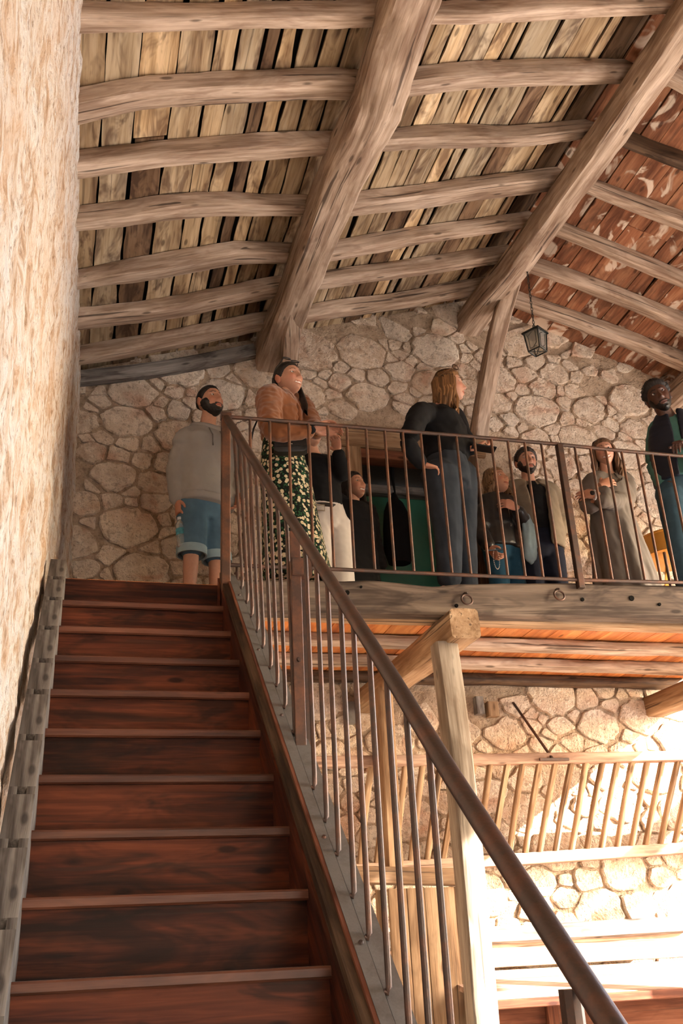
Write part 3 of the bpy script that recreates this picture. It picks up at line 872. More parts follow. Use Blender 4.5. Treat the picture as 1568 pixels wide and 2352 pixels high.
b = MB(); b.box((XE - .04, YR - .02, 1.90), (XE, YR + .02, 2.85), .003); make('square_post', b, M_IRON, br, smooth=30)
# ================================================================ stalls below
# plank partition between the posts
YP = 3.2
part = thing('plank_partition', atY(960, 2300, YP) * 1 + V((0, 0, -1.1)), 'partition of upright tan planks under a rail between the posts', 'partition')
b = MB(); p0, p1 = atY(812, 2010, YP), atY(1062, 2016, YP); b.bar(p0, p1 + V((.05, 0, 0)), .09, .098, (0, 0, 1), .006); make('rail', b, M_PLANK, part, smooth=35)
edges = [892, 934, 974, 1010, 1044, 1075]
zt_ = atY(960, 2040, YP).z
for a, c in zip(edges, edges[1:]):
    xa, xb = atY(a, 2080, YP).x, atY(c, 2080, YP).x
    b = MB(); timber(b, [((xa + xb) / 2, YP + R.uniform(-.006, .006), FLOOR), ((xa + xb) / 2, YP, zt_)], (xb - xa) * .97, .035, (0, 1, 0), .03, 8, 12, .14, R.uniform(0, 60)); make('plank', b, M_PLANK, part, smooth=45)
xa = atY(887, 2150, YP - .02).x
b = MB(); timber(b, [(xa, YP + .06, FLOOR), (xa, YP + .06, zt_)], .045, .04, (0, 1, 0), .03, 6, 10, .14, 3.); make('batten', b, M_PLANK, part, smooth=45)

# hay rack
rack = thing('hay_rack', (3.2, 3.5, .5), 'wooden hay rack of slanting slats along the stable wall', 'hay rack')
tp0, tp1 = atY(745, 1752, 3.30), atY(1568, 1738, 3.30)
k = (5.0 - tp0.x) / (tp1.x - tp0.x)
b = MB(); b.bar(tp0 - V((.15, 0, 0)), tp0 + (tp1 - tp0) * k, .085, .066, (0, 0, 1), .005); make('top_beam', b, M_MANGER, rack, smooth=35)
bp0, bp1 = atY(1150, 1977, 3.72), atY(1500, 1953, 3.72)
dd = (bp1 - bp0).normalized()
b = MB(); b.bar(bp0 - dd * 1.35, bp0 + dd * 2.3, .10, .075, (0, 0, 1), .005); make('bottom_beam', b, M_MANGER, rack, smooth=35)
x0_, sp = 2.996, .1162
for i in range(-9, 17):
    x = x0_ + sp * i
    kb = (x - bp0.x) / dd.x; zb = bp0.z + dd.z * kb + .03
    kt = (x - tp0.x) / (tp1.x - tp0.x); zt = tp0.z + (tp1.z - tp0.z) * kt - .02
    b = MB(); timber(b, [(x + R.uniform(-.006, .006), 3.695, zb), (x + R.uniform(-.004, .004), 3.5, (zb + zt) / 2), (x + R.uniform(-.006, .006), 3.30, zt)], .034, .032, (0, 1, 0), .05, 6, 10, .1, i * 3.1); make('slat', b, M_TAN, rack, smooth=45)
# iron stay from the wall to the rack
a, c = atY(1178, 1614, 3.82), atY(1268, 1742, 3.24)
stay = MB(); stay.bar(a, c, .018, .012, (0, 1, 0), .002)
make('iron_stay', stay, M_IRON, label='straight iron stay running from the wall down to the hay rack', cat='stay', smooth=30)
b = MB(); b.box(V((c.x - .09, 3.236, c.z - .014)), V((c.x + .12, 3.252, c.z + .004)), .002); make('foot_plate', b, M_IRON, rack, smooth=30)

# manger: back beam, upright board, sloping board and red-brown front
mang = thing('manger', (3.4, 3.3, FLOOR), 'long wooden manger with a sloping board under the hay rack', 'manger')
def xl(mat, name, pa, pb, ya, w, h, wob=.03, pw=6, seed=0.):
    p, q_ = atY(*pa, ya), atY(*pb, ya); d = (q_ - p).normalized()
    b = MB(); timber(b, [p - d * .9, p, q_], w, h, (0, 0, 1), wob, pw, 14, .12, seed)
    return make(name, b, mat, mang, smooth=42)
xl(M_GREY, 'back_beam', (1130, 2149), (1556, 2124), 3.62, .15, .105, .05, 4.5, 3.)
p, q_ = atY(1130, 2200, 3.60), atY(1700, 2150, 3.60)
b = MB(); b.bar(V((2.0, 3.60, (p.z + q_.z) / 2)), V((5.2, 3.60, (p.z + q_.z) / 2)), .03, .17, (0, 0, 1), .004); make('back_board', b, M_MANGER, mang, smooth=35)
YF = 2.72
zt, zb = atY(1340, 2218, 3.56).z, atY(1340, 2282, YF).z
for (s0, s1) in ((0, .32), (.325, .66), (.665, 1.0)):
    ya, za = 3.57 + (YF - 3.57) * s0, zt + (zb - zt) * s0; yb, zb2 = 3.57 + (YF - 3.57) * s1, zt + (zb - zt) * s1
    nrm = V((0, zb2 - za, ya - yb)).normalized() * .03
    b = MB(); q4 = [V((0, ya, za)), V((0, yb, zb2)), V((0, yb, zb2)) - nrm, V((0, ya, za)) - nrm]
    b.loft([[V((x, v.y, v.z)) for v in q4] for x in (2.36, 5.2)], True, R.random() * 20); make('sloping_board', b, M_MANGER, mang, smooth=30)
b = MB(); b.box((2.33, YF - .04, zb - .050), (5.2, YF + .05, zb - .004), .005); make('front_ledge', b, M_REDWOOD, mang, smooth=35)
for i in range(4):
    z1 = zb - .05 - i * .26
    b = MB(); b.box((2.40, 3.10, z1 - .255), (5.2, 3.14, z1), .004); make('front_plank', b, M_REDWOOD, mang, smooth=35)
for x in (2.42, 2.85, 3.9):
    b = MB(); b.box((x, 3.06, FLOOR), (x + .07, 3.10, zb - .05), .004); make('front_stud', b, M_REDWOOD, mang, smooth=35)

# odd blocks let into the stone under the balcony
for (xa, ya, xb, yb, mt, lb) in ((1090, 1600, 1112, 1640, M_GREY, 'grey wooden block set in the stone wall above the hay rack'), (1118, 1612, 1146, 1646, M_TAN, 'tan wooden block set in the stone wall above the hay rack'), (796, 1612, 816, 1662, M_STEEL, 'small grey metal box on the stone wall by the rear post')):
    a, c = atY(xa, ya, 3.80), atY(xb, yb, 3.80)
    b = MB(); b.box((a.x, 3.785, c.z), (c.x, 3.86, a.z), .005); make('wall_block', b, mt, smooth=30, label=lb, cat='block')

# ================================================================ lantern under the ridge
t = NT('old_lantern_glass'); 
t.b.inputs['Transmission Weight'].default_value = .75; t.b.inputs['Alpha'].default_value = .55
M_GLASS = t.done((.75, .72, .62), .25, 0, .5)
M_LEAD = rusty('lantern_iron', (.035, .038, .034), (.07, .065, .05), .5, .5, .3)
YLn = 2.93
c0 = atY(1208, 606, YLn); c1 = atY(1226, 752, YLn); top = c1
lan = thing('hanging_lantern', c0, 'black glazed lantern hanging on a chain from the ridge beam', 'lantern')
b = MB(); b.tube([c0 + V((0, 0, .035)), c0 + V((0, 0, .012)), c0 + V((0, 0, -.008)), c0 + V((0, 0, -.022))], [.058, .055, .036, .012], 20); make('canopy', b, M_IRON, lan, 50)
ch = MB(); a_ = c0 + V((0, 0, -.02)); L_ = (c1 - a_).length; nl = int(L_ / .030)
for i in range(nl):
    p = a_ + (c1 - a_) * ((i + .5) / nl); s = V((1, 0, 0)) if i % 2 else V((0, 1, 0))
    ch.tube([p + s * (math.cos(q2) * .0075) + V((0, 0, math.sin(q2) * .019)) for q2 in [2 * math.pi * j / 8 for j in range(9)]], .0028, 5, cap=False, up=(s.y, s.x, 0))
make('chain', ch, M_LEAD, lan, 60)
# six-sided-looking square lantern turned on edge
W_, H_ = .088, .165
zc1 = c1.z - .055; zc0 = zc1 - H_
ang = math.radians(32)
def cor(k, w): 
    a = ang + math.pi / 4 + k * math.pi / 2
    return V((math.cos(a) * w, math.sin(a) * w, 0))
base = V((c1.x, c1.y, 0))
b = MB()
for k in range(4):
    pa = base + cor(k, W_ * .80) + V((0, 0, zc0)); pb = base + cor(k, W_) + V((0, 0, zc1)); b.tube([pa, pb], .0058, 6)
    pa2 = base + cor(k + 1, W_ * .80) + V((0, 0, zc0)); b.tube([pa, pa2], .0058, 6)
    pb2 = base + cor(k + 1, W_) + V((0, 0, zc1)); b.tube([pb, pb2], .0058, 6)
    # inner lattice of each pane
    def on(u, v_): 
        lo_ = pa + (pa2 - pa) * u; hi_ = pb + (pb2 - pb) * u; return lo_ + (hi_ - lo_) * v_
    for seg in (((.22, .12), (.22, .75)), ((.22, .12), (.80, .12)), ((.80, .30), (.80, .88)), ((.22, .75), (.55, .90)), ((.80, .30), (.5, .12))):
        b.tube([on(*seg[0]), on(*seg[1])], .0022, 5)
make('frame', b, M_LEAD, lan, 50)
for k in range(4):
    b = MB(); q4 = [base + cor(k, W_ * .79) + V((0, 0, zc0)), base + cor(k + 1, W_ * .79) + V((0, 0, zc0)), base + cor(k + 1, W_ * .98) + V((0, 0, zc1)), base + cor(k, W_ * .98) + V((0, 0, zc1))]
    cc = base + V((0, 0, (zc0 + zc1) / 2)); inn = [p + (V((cc.x, cc.y, p.z)) - p) * .03 for p in q4]
    b.add(q4 + inn, [(0, 1, 2, 3), (7, 6, 5, 4), (0, 4, 5, 1), (1, 5, 6, 2), (2, 6, 7, 3), (3, 7, 4, 0)]); make('pane', b, M_GLASS, lan, 0)
b = MB(); b.tube([base + cor(0, W_ * .8) + V((0, 0, zc0)), base + cor(2, W_ * .8) + V((0, 0, zc0))], .003, 5); b.tube([base + cor(1, W_ * .8) + V((0, 0, zc0)), base + cor(3, W_ * .8) + V((0, 0, zc0))], .003, 5); make('bottom_lattice', b, M_LEAD, lan, 50)
b = MB(); b.loft([[base + cor(k, w) + V((0, 0, z)) for k in range(4)] for w, z in ((W_ * 1.22, zc1 - .006), (W_ * 1.18, zc1 + .006), (W_ * .5, zc1 + .036), (W_ * .16, zc1 + .055))], True); make('roof_cap', b, M_LEAD, lan, 30)
b = MB(); b.tube([base + V((.012 * math.cos(q2), 0, zc1 + .062 + .014 * math.sin(q2))) for q2 in [2 * math.pi * j / 10 for j in range(11)]], .003, 6, cap=False, up=(0, 1, 0)); make('hanging_loop', b, M_LEAD, lan, 50)
# ================================================================ people: builders
def smoothstep(a, b_, x):
    t_ = max(0., min(1., (x - a) / (b_ - a))); return t_ * t_ * (3 - 2 * t_)
def lerp(a, b_, t_): return a + (b_ - a) * t_
def gs(x, s): return math.exp(-(x / s) ** 2)

M_SKIN = None
def skin_mat():
    t = NT('skin')
    at = t.n('ShaderNodeAttribute', attribute_name='tint')
    f = t.noise(t.vec('obj'), 60, 3)
    c = t.mix(1.0, at.outputs['Color'], t.ramp(f, [(.3, (.9, .88, .87)), (.7, (1, 1, 1))]), 'MULTIPLY')
    t.b.inputs['Subsurface Weight'].default_value = .12
    t.b.inputs['Subsurface Radius'].default_value = (.012, .005, .003)
    return t.done(c, .5, 0, .4)
M_SKIN = skin_mat()
def cloth(name, col, rough=.9, weave=260., var=.18, spec=.15, bump=.25, sheen=0.):
    t = NT(name)
    f = t.noise(t.vec('obj'), 7, 4); g = t.noise(t.vec('obj'), weave, 2)
    c = t.ramp(f, [(.25, tuple(x * (1 - var) for x in col)), (.75, tuple(min(1, x * (1 + var)) for x in col))])
    c = t.mix(t.math('MULTIPLY', g, .25), c, tuple(x * .6 for x in col))
    t.bump(g, bump, .002)
    if sheen: t.b.inputs['Sheen Weight'].default_value = sheen
    return t.done(c, rough, 0, spec)
def hair_mat(name, dark, mid, light, rough=.45):
    t = NT(name)
    f = t.noise(t.vec('gr', (5, 95, 95)), 1., 4, .6, .3)
    h = t.noise(t.vec('obj'), 9, 2)
    c = t.mix(t.math('MULTIPLY', h, .8), t.ramp(f, [(.34, dark), (.5, mid), (.66, light)]), mid)
    at = t.n('ShaderNodeAttribute', attribute_name='tint')
    c = t.mix(1.0, c, at.outputs['Color'], 'MULTIPLY')
    t.bump(f, .6, .004)
    return t.done(c, rough, 0, .4)

def remesh(mb, vox, smooth=5):
    me = bpy.data.meshes.new('tmp'); me.from_pydata(mb.v, [], mb.f)
    ob = bpy.data.objects.new('tmp', me); COL.objects.link(ob)
    md = ob.modifiers.new('r', 'REMESH'); md.mode = 'VOXEL'; md.voxel_size = vox
    if smooth:
        ms = ob.modifiers.new('s', 'SMOOTH'); ms.factor = .5; ms.iterations = smooth
    dg = bpy.context.evaluated_depsgraph_get(); dg.update()
    me2 = bpy.data.meshes.new_from_object(ob.evaluated_get(dg))
    bpy.data.objects.remove(ob); bpy.data.meshes.remove(me)
    vs_ = [v.co.copy() for v in me2.vertices]; ns_ = [v.normal.copy() for v in me2.vertices]
    fs_ = [tuple(p.vertices) for p in me2.polygons]
    bpy.data.meshes.remove(me2)
    return vs_, ns_, fs_

def folds(vs_, ns_, amp, fx=9., fz=16., seed=0., ridge=True):
    out = []
    for p, n in zip(vs_, ns_):
        a = nz(p.x * fx + seed, p.y * fx, p.z * fz + p.x * 5)
        a2 = nz(p.x * fx * 2.3 + p.z * 6, p.y * fx * 2.3 + seed, p.z * fz * 1.6)
        d = (.5 - abs(a)) * .9 + a2 * .45 if ridge else a
        out.append(p + n * (amp * d))
    return out

def garment(name, mb, mat, parent, vox=.010, smooth=4, amp=.006, fx=9., fz=16., seed=0., label=None):
    v2, n2, f2 = remesh(mb, vox, smooth)
    if amp: v2 = folds(v2, n2, amp, fx, fz, seed)
    g = MB(); g.add(v2, f2)
    return make(name, g, mat, parent, smooth=180, label=label)

def limb(mb, pts, rad, n=10, flat=1.0, up=(0, 0, 1)):
    """closed tapering tube with rounded ends through the joints"""
    pts = [V(p) for p in pts]; rad = list(rad)
    P, Q = [], []
    for i in range(len(pts) - 1):
        m_ = 5
        for k in range(m_):
            s = k / m_
            P.append(pts[i].lerp(pts[i + 1], s)); Q.append(lerp(rad[i], rad[i + 1], s))
    P.append(pts[-1]); Q.append(rad[-1])
    # soften the bend at joints
    for _ in range(2):
        P = [P[0]] + [(P[i - 1] + P[i] * 2 + P[i + 1]) / 4 for i in range(1, len(P) - 1)] + [P[-1]]
    d0 = (P[0] - P[1]).normalized(); d1 = (P[-1] - P[-2]).normalized()
    P = [P[0] + d0 * Q[0] * .55] + P + [P[-1] + d1 * Q[-1] * .55]
    Q = [Q[0] * .6] + Q + [Q[-1] * .6]
    mb.tube(P, Q, n, True, flat=flat, up=up)

def ell_ring(c, f, w, d, n=18, tilt=None, mod=None, pw=2.0):
    """ellipse around c: f = facing direction (horizontal), w half width, d half depth"""
    f = V(f).normalized(); s = V((f.y, -f.x, 0)).normalized()
    out = []
    for k in range(n):
        a = 2 * math.pi * k / n
        ca, sa = math.cos(a), math.sin(a)
        r = (abs(ca) ** pw + abs(sa) ** pw) ** (-1 / pw)
        if mod: r *= mod(a)
        p = c + s * (ca * w * r) + f * (sa * d * r)
        out.append(p)
    return out

def torso(mb, rows, n=18):
    """rows: (centre, facing, half width, half depth)"""
    mb.loft([ell_ring(V(c), f, w, d, n, pw=2.3) for c, f, w, d in rows], True)

def hand(mb, wrist, d, pn, thumb, s=1.0, curl=(.35, .5, .4), spread=.10, tcurl=.35, each=None):
    """palm and five fingers: d along the palm, pn palm normal (fingers curl that way), thumb = direction of the thumb side"""
    d = V(d).normalized(); pn = V(pn); pn = (pn - d * pn.dot(d)).normalized()
    sd_ = d.cross(pn).normalized()
    if sd_.dot(V(thumb)) < 0: sd_ = -sd_
    L = .088 * s
    rings = []
    for t_, w, h in ((-.18, .021, .019), (0, .026, .019), (.3, .037, .017), (.7, .041, .0145), (1.0, .039, .012), (1.08, .034, .008)):
        c = V(wrist) + d * (L * t_)
        rings.append([c + sd_ * (math.cos(2 * math.pi * k / 12) * w * s) + pn * (math.sin(2 * math.pi * k / 12) * h * s) for k in range(12)])
    mb.loft(rings, True)
    for i, (u, ln, r) in enumerate(((.030, .072, .0088), (.0105, .080, .009), (-.0095, .075, .0086), (-.0285, .060, .0076))):
        c = curl if each is None else each[i]
        b0 = V(wrist) + d * (L * (.93 - (.05 if i == 3 else 0))) + sd_ * (u * s)
        dd = (d + sd_ * (spread * (u / .03))).normalized()
        ax = dd.cross(pn).normalized()
        p = b0; pts = [p - dd * .012 * s]; rr = [r * s]
        pts.append(p); rr.append(r * s)
        for seg, (frac, a) in enumerate(zip((.45, .31, .24), c)):
            dd = (Matrix.Rotation(a, 3, ax) @ dd).normalized()
            if seg == 0 and (dd - d).dot(pn) < 0: pass
            p = p + dd * (ln * frac * s); pts.append(p); rr.append(r * s * (.94, .88, .70)[seg])
        d1 = (pts[-1] - pts[-2]).normalized(); pts.append(pts[-1] + d1 * .005 * s); rr.append(r * s * .4)
        mb.tube(pts, rr, 8)
    b0 = V(wrist) + d * (L * .22) + sd_ * (.026 * s) + pn * .004
    dd = (d * .62 + sd_ * .75 + pn * .22).normalized(); ax = d.cross(pn).normalized()
    pts = [b0 - dd * .012 * s, b0]; rr = [.013 * s, .0125 * s]; p = b0
    for frac, a, r in ((.5, 0, .0105), (.3, tcurl, .0098), (.22, tcurl, .0075)):
        dd = (dd + d * (.35 if a else 0) - sd_ * (a * .9) + pn * (a * .35)).normalized()
        p = p + dd * (.064 * frac * s); pts.append(p); rr.append(r * s)
    d1 = (pts[-1] - pts[-2]).normalized(); pts.append(pts[-1] + d1 * .005 * s); rr.append(.004 * s)
    mb.tube(pts, rr, 8)

# ---- head: a denser grid at the face, sculpted by soft bumps; x = the person's left, y = forward, z = up
NLON, NLAT = 88, 74
def head_grid(female=False, smile=0., chin=1.0, width=1.0, open_=0.):
    G = []
    for j in range(NLAT + 1):
        v_ = j / NLAT; ph = math.pi * (v_ - .5) * .995
        row = []
        for i in range(NLON):
            u = 2 * math.pi * i / NLON - math.pi
            th = u - .52 * math.sin(u)
            dx, dy, dz = math.cos(ph) * math.sin(th), math.cos(ph) * math.cos(th), math.sin(ph)
            x, y, z = dx * .0745 * width, dy * .096, dz * .114
            q2 = max(0., -z / .114)
            jaw = (.30 if not female else .36)
            x *= 1 - jaw * q2 ** 1.7
            if y < 0: y *= 1 - .42 * q2 ** .8
            y += .036 * q2 ** 1.5
            if z > .02: x *= 1 + .05 * smoothstep(.02, .07, z)
            w = smoothstep(.12, .5, dy)
            if w > 0:
                y -= .010 * w * smoothstep(.06, .10, z) * 0
                flat_ = .006 * w * gs(x, .05) * gs(z + .01, .06); y -= flat_
                if -.046 < z < .030:
                    k = smoothstep(.030, -.026, z)
                    h = lerp(.002, .0275 if not female else .0235, k)
                    if z < -.030: h *= 1 - smoothstep(-.030, -.044, z)
                    y += w * h * gs(x, lerp(.0075, .0115, k))
                y += w * .007 * (gs(x - .0125, .0065) + gs(x + .0125, .0065)) * gs(z + .030, .008)
                for sx in (-1, 1):
                    y -= w * .0105 * gs(x - sx * .0315, .017) * gs(z - .013, .0115)
                    y += w * (.0045 if not female else .002) * gs(x - sx * .030, .024) * gs(z - .034, .008)
                    y += w * (.006 + .005 * smile) * gs(x - sx * .043, .019) * gs(z + .022 - .006 * smile, .018)
                    y -= w * .003 * smile * gs(x - sx * .030, .006) * gs(z + .055, .018)
                zc = -.066 + smile * .010 * min(1., abs(x) / .03) ** 2
                lw = gs(x, .024 + .006 * smile)
                y += w * .0055 * lw * gs(z - (zc + .0065 + open_ * .004), .0048)
                y += w * .0065 * lw * gs(z - (zc - .0075 - open_ * .007), .0058)
                y -= w * .0050 * gs(x, .024 + .006 * smile) * gs(z - zc, .0035 + open_ * .004)
                y -= w * .004 * gs(x, .02) * gs(z + .088 + open_ * .006, .006)
                y += w * .010 * chin * gs(x, .022) * gs(z + .104, .014)
            row.append(V((x, y, z)))
        G.append(row)
    return G

def eye_spot(G, x, z):
    best = None
    for row in G:
        for p in row:
            if p.y > .02:
                d = (p.x - x) ** 2 + (p.z - z) ** 2
                if best is None or d < best[0]: best = (d, p)
    return best[1]

def head_mesh(mb, M4, s, skin, female=False, smile=0., brow=(.03, .018, .012), lips=None, beard=None, beardcol=(.02, .013, .01), iris=(.05, .03, .02), gaze=(0, 0), width=1.0, open_=0., blush=.25, stubble=0.):
    G = head_grid(female, smile, 1.0 if not female else .7, width, open_)
    lips = lips or (skin[0] * .80, skin[1] * .48, skin[2] * .46)
    vs_, cs_ = [], []
    for row in G:
        for p in row:
            c = V(skin)
            if p.y > .03:
                ax = abs(p.x)
                bl = blush * (gs(ax - .040, .020) * gs(p.z + .022, .020) + .7 * gs(ax, .012) * gs(p.z + .026, .012))
                c = c.lerp(V((min(1, skin[0] * 1.05), skin[1] * .62, skin[2] * .55)), min(.8, bl))
                zc = -.066 + smile * .010 * min(1., ax / .03) ** 2
                hw = .0235 + .0075 * smile
                if ax < hw:
                    k = math.sqrt(max(0, 1 - (ax / hw) ** 2))
                    up_, lo_ = (.0085 + open_ * .004) * k, (.0105 + open_ * .008) * k
                    if zc - lo_ < p.z < zc + up_: c = V(lips)
                    if open_ > 0 and zc - (.0045 + open_ * .006) * k < p.z < zc + (.0038 + open_ * .002) * k and ax < hw * .86:
                        c = V((.74, .68, .60)) if p.z > zc - .004 - open_ * .002 else V((.10, .03, .025))
                    elif open_ == 0 and abs(p.z - zc) < .0014: c = V(lips) * .4
                bz = .0325 + .006 * gs(ax - .030, .016) - .003 * smoothstep(.03, .052, ax)
                if .011 < ax < .050 and abs(p.z - bz) < (.0042 if not female else .0030) * (1.1 - smoothstep(.030, .05, ax) * .6): c = c.lerp(V(brow), .88)
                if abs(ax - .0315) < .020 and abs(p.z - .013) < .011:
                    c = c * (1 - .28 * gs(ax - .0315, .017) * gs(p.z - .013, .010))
            if stubble and p.z < -.02 and p.y > -.02: c = c.lerp(V(beardcol), stubble * smoothstep(-.02, -.06, p.z))
            vs_.append(M4 @ (p * s)); cs_.append(tuple(c))
    fs_ = []
    for j in range(NLAT):
        for i in range(NLON):
            k = (i + 1) % NLON
            fs_.append((j * NLON + i, j * NLON + k, (j + 1) * NLON + k, (j + 1) * NLON + i))
    fs_.append(tuple(reversed(range(NLON)))); fs_.append(tuple(NLAT * NLON + i for i in range(NLON)))
    mb.add(vs_, fs_, None, cs_)
    # eyes: almond-shaped balls with iris, dark upper lid line
    for sx in (-1, 1):
        c = eye_spot(G, sx * .0315, .013)
        ev, ec, ef = [], [], []
        na, nb = 14, 22
        for j in range(na + 1):
            a = math.pi * .5 * j / na
            for i in range(nb):
                t_ = 2 * math.pi * i / nb
                rx, rz = math.sin(a) * math.cos(t_), math.sin(a) * math.sin(t_)
                op = .0078 * (1 - .22 * smile)
                q_ = V((c.x + rx * .0145, c.y - .0012 + math.cos(a) * .0062 - abs(rx) * .002 * sx * 0, c.z + rz * op * (1 - .35 * rx * rx)))
                g = math.hypot(q_.x - c.x - gaze[0] * .0052, q_.z - c.z - gaze[1] * .003)
                col = (.008, .006, .005) if g < .0034 else iris if g < .0066 else (.66, .60, .56)
                if math.sin(a) > .90: col = tuple(v * .6 for v in skin) if rz < .1 else (.02, .012, .01)
                ev.append(M4 @ (q_ * s)); ec.append(col)
        for j in range(na):
            for i in range(nb):
                k = (i + 1) % nb; ef.append((j * nb + i, j * nb + k, (j + 1) * nb + k, (j + 1) * nb + i))
        mb.add(ev, ef, None, ec)
    # ears
    for sx in (-1, 1):
        rings = []
        for t_, w, h in ((0., .012, .022), (.35, .019, .031), (.75, .020, .033), (1., .015, .027)):
            cc = V((sx * (.069 * width + .016 * t_), -.008 - .012 * t_, -.006 + .003 * t_))
            rings.append([M4 @ ((cc + V((0, math.cos(2 * math.pi * k / 14) * w * (1 - .25 * (math.sin(2 * math.pi * k / 14) < 0)), math.sin(2 * math.pi * k / 14) * h))) * s) for k in range(14)])
        o = len(mb.v); mb.loft(rings, True)
        red = (min(1, skin[0] * 1.02), skin[1] * .78, skin[2] * .72)
        for q2 in range(o, len(mb.v)): mb.c[q2] = red
    return G

def shell(G, M4, s, mask, thick, seed=0., rough=.25, col=(.98, .98, .98)):
    """hair or beard shell over the part of the head grid where mask > 0 (metres inside its edge)"""
    mb = MB(); idx = {}
    val = [[mask(p) for p in row] for row in G]
    def vid(j, i):
        if (j, i) in idx: return idx[(j, i)]
        p = G[j][i]; m_ = max(0., val[j][i])
        n = V((p.x / .075 ** 2, (p.y - .01) / .098 ** 2, p.z / .115 ** 2)).normalized()
        t_ = thick * smoothstep(-.004, .022, m_) * (1 + rough * nz(p.x * 85 + seed, p.y * 85, p.z * 85)) - .0015 * (m_ <= 0)
        idx[(j, i)] = len(mb.v); mb.v.append(tuple(M4 @ ((p + n * t_) * s))); mb.g.append((p.z * 3 + p.y, p.x + seed, p.y)); mb.c.append(col)
        return idx[(j, i)]
    for j in range(NLAT):
        for i in range(NLON):
            k = (i + 1) % NLON
            if max(val[j][i], val[j][k], val[j + 1][i], val[j + 1][k]) > 0:
                mb.f.append((vid(j, i), vid(j, k), vid(j + 1, k), vid(j + 1, i))); mb.mi.append(0)
    if val[NLAT][0] > 0:
        mb.f.append(tuple(vid(NLAT, i) for i in range(NLON))); mb.mi.append(0)
    return mb

def scalp(front=.066, temple=.036, nape=-.035, side=-.002):
    """hairline: forehead height, temples, above the ears, nape"""
    def m_(p):
        a = math.atan2(abs(p.x), p.y)          # 0 = face, pi = back
        if a < .55: h = lerp(front, front - .004, a / .55)
        elif a < 1.05: h = lerp(front - .004, temple, (a - .55) / .5)
        elif a < 1.45: h = lerp(temple, side, (a - 1.05) / .4)
        elif a < 1.95: h = lerp(side, side + .012, (a - 1.45) / .5)
        else: h = lerp(side + .012, nape, min(1, (a - 1.95) / .6))
        return p.z - h
    return m_

def beard_mask(full=1.0):
    def m_(p):
        ax = abs(p.x)
        if p.y < -.012 or p.z < -.118: return -1
        top = lerp(-.058, .0, smoothstep(.046, .070, ax)) if ax > .027 else -.049
        d = top - p.z
        # keep the lips and the cheeks clear
        e = math.hypot(ax / .0245, (p.z + .068) / .0125)
        if p.y > .03 and e < 1: return -1
        if p.y > .03: d = min(d, (e - 1) * .02)
        if p.z < -.095 and p.y < .03: d = min(d, (p.y + .012))
        return d * full
    return m_

def locks(mb, M4, s, roots, rad=.010, seed=1):
    """roots: lists of local head-space points, one lock each"""
    for i, pts in enumerate(roots):
        W = [M4 @ (V(p) * s) if not isinstance(p, tuple) or len(p) == 3 else p for p in pts]
        n = len(W); rr = [rad * (1. if k < n * .55 else lerp(1., .25, (k / (n - 1) - .55) / .45)) for k in range(n)]
        k_ = .75 + .5 * random.Random(seed * 97 + i).random()
        o = len(mb.v)
        mb.tube(W, rr, 6, True, flat=.6)
        for q2 in range(o, len(mb.v)): mb.c[q2] = (k_, k_ * .98, k_ * .95)

def long_hair(M4, s, length, seed=3, parting=.0, width=.085, back=True, front=True, wave=.010, face_gap=1.0, col=1.0, rad=.0105):
    """locks that leave the parting, follow the skull and fall beside and behind the face"""
    rg = random.Random(seed); roots = []
    n = 84
    for i in range(n):
        a = lerp(face_gap, 2 * math.pi - face_gap, (i + rg.random() * .8) / n)       # angle around the head, 0 = face
        sx, cy = math.sin(a), math.cos(a)
        st = V((parting + sx * .012, cy * .025 - .012, .122))
        m1 = V((sx * .060 + parting * .4, cy * .066 - .008, .100))
        m2 = V((sx * .086, cy * .098 - .006, .030 + rg.uniform(-.01, .01)))
        m3 = V((sx * width * 1.04, cy * .094 - .010, -.040))
        ln = length * rg.uniform(.86, 1.06)
        pts = [st, m1, m2, m3]
        ph = rg.uniform(0, 6.28)
        m_ = 6
        for k in range(1, m_ + 1):
            t_ = k / m_
            w_ = width * lerp(1.04, 1.0, t_)
            pts.append(V((sx * w_ + wave * math.sin(ph + t_ * 7), cy * lerp(.090, .075, t_) - .012 + wave * math.cos(ph + t_ * 6), -.040 - (ln - .04) * t_)))
        roots.append(pts)
    mb = MB(); locks(mb, M4, s, roots, rad, seed)
    return mb

def head_frame(c, yaw, pitch=0., roll=0.):
    """yaw 0 looks at -y (towards the viewer's wall), positive turns to +x; pitch up; roll clockwise"""
    f = V((math.sin(yaw), -math.cos(yaw), 0)); r = V((f.y, -f.x, 0))      # person's right
    m3 = Matrix((r, f, V((0, 0, 1)))).transposed()
    m3 = m3 @ Matrix.Rotation(pitch, 3, 'X') @ Matrix.Rotation(roll, 3, 'Y')
    m4 = m3.to_4x4(); m4.translation = c
    return m4

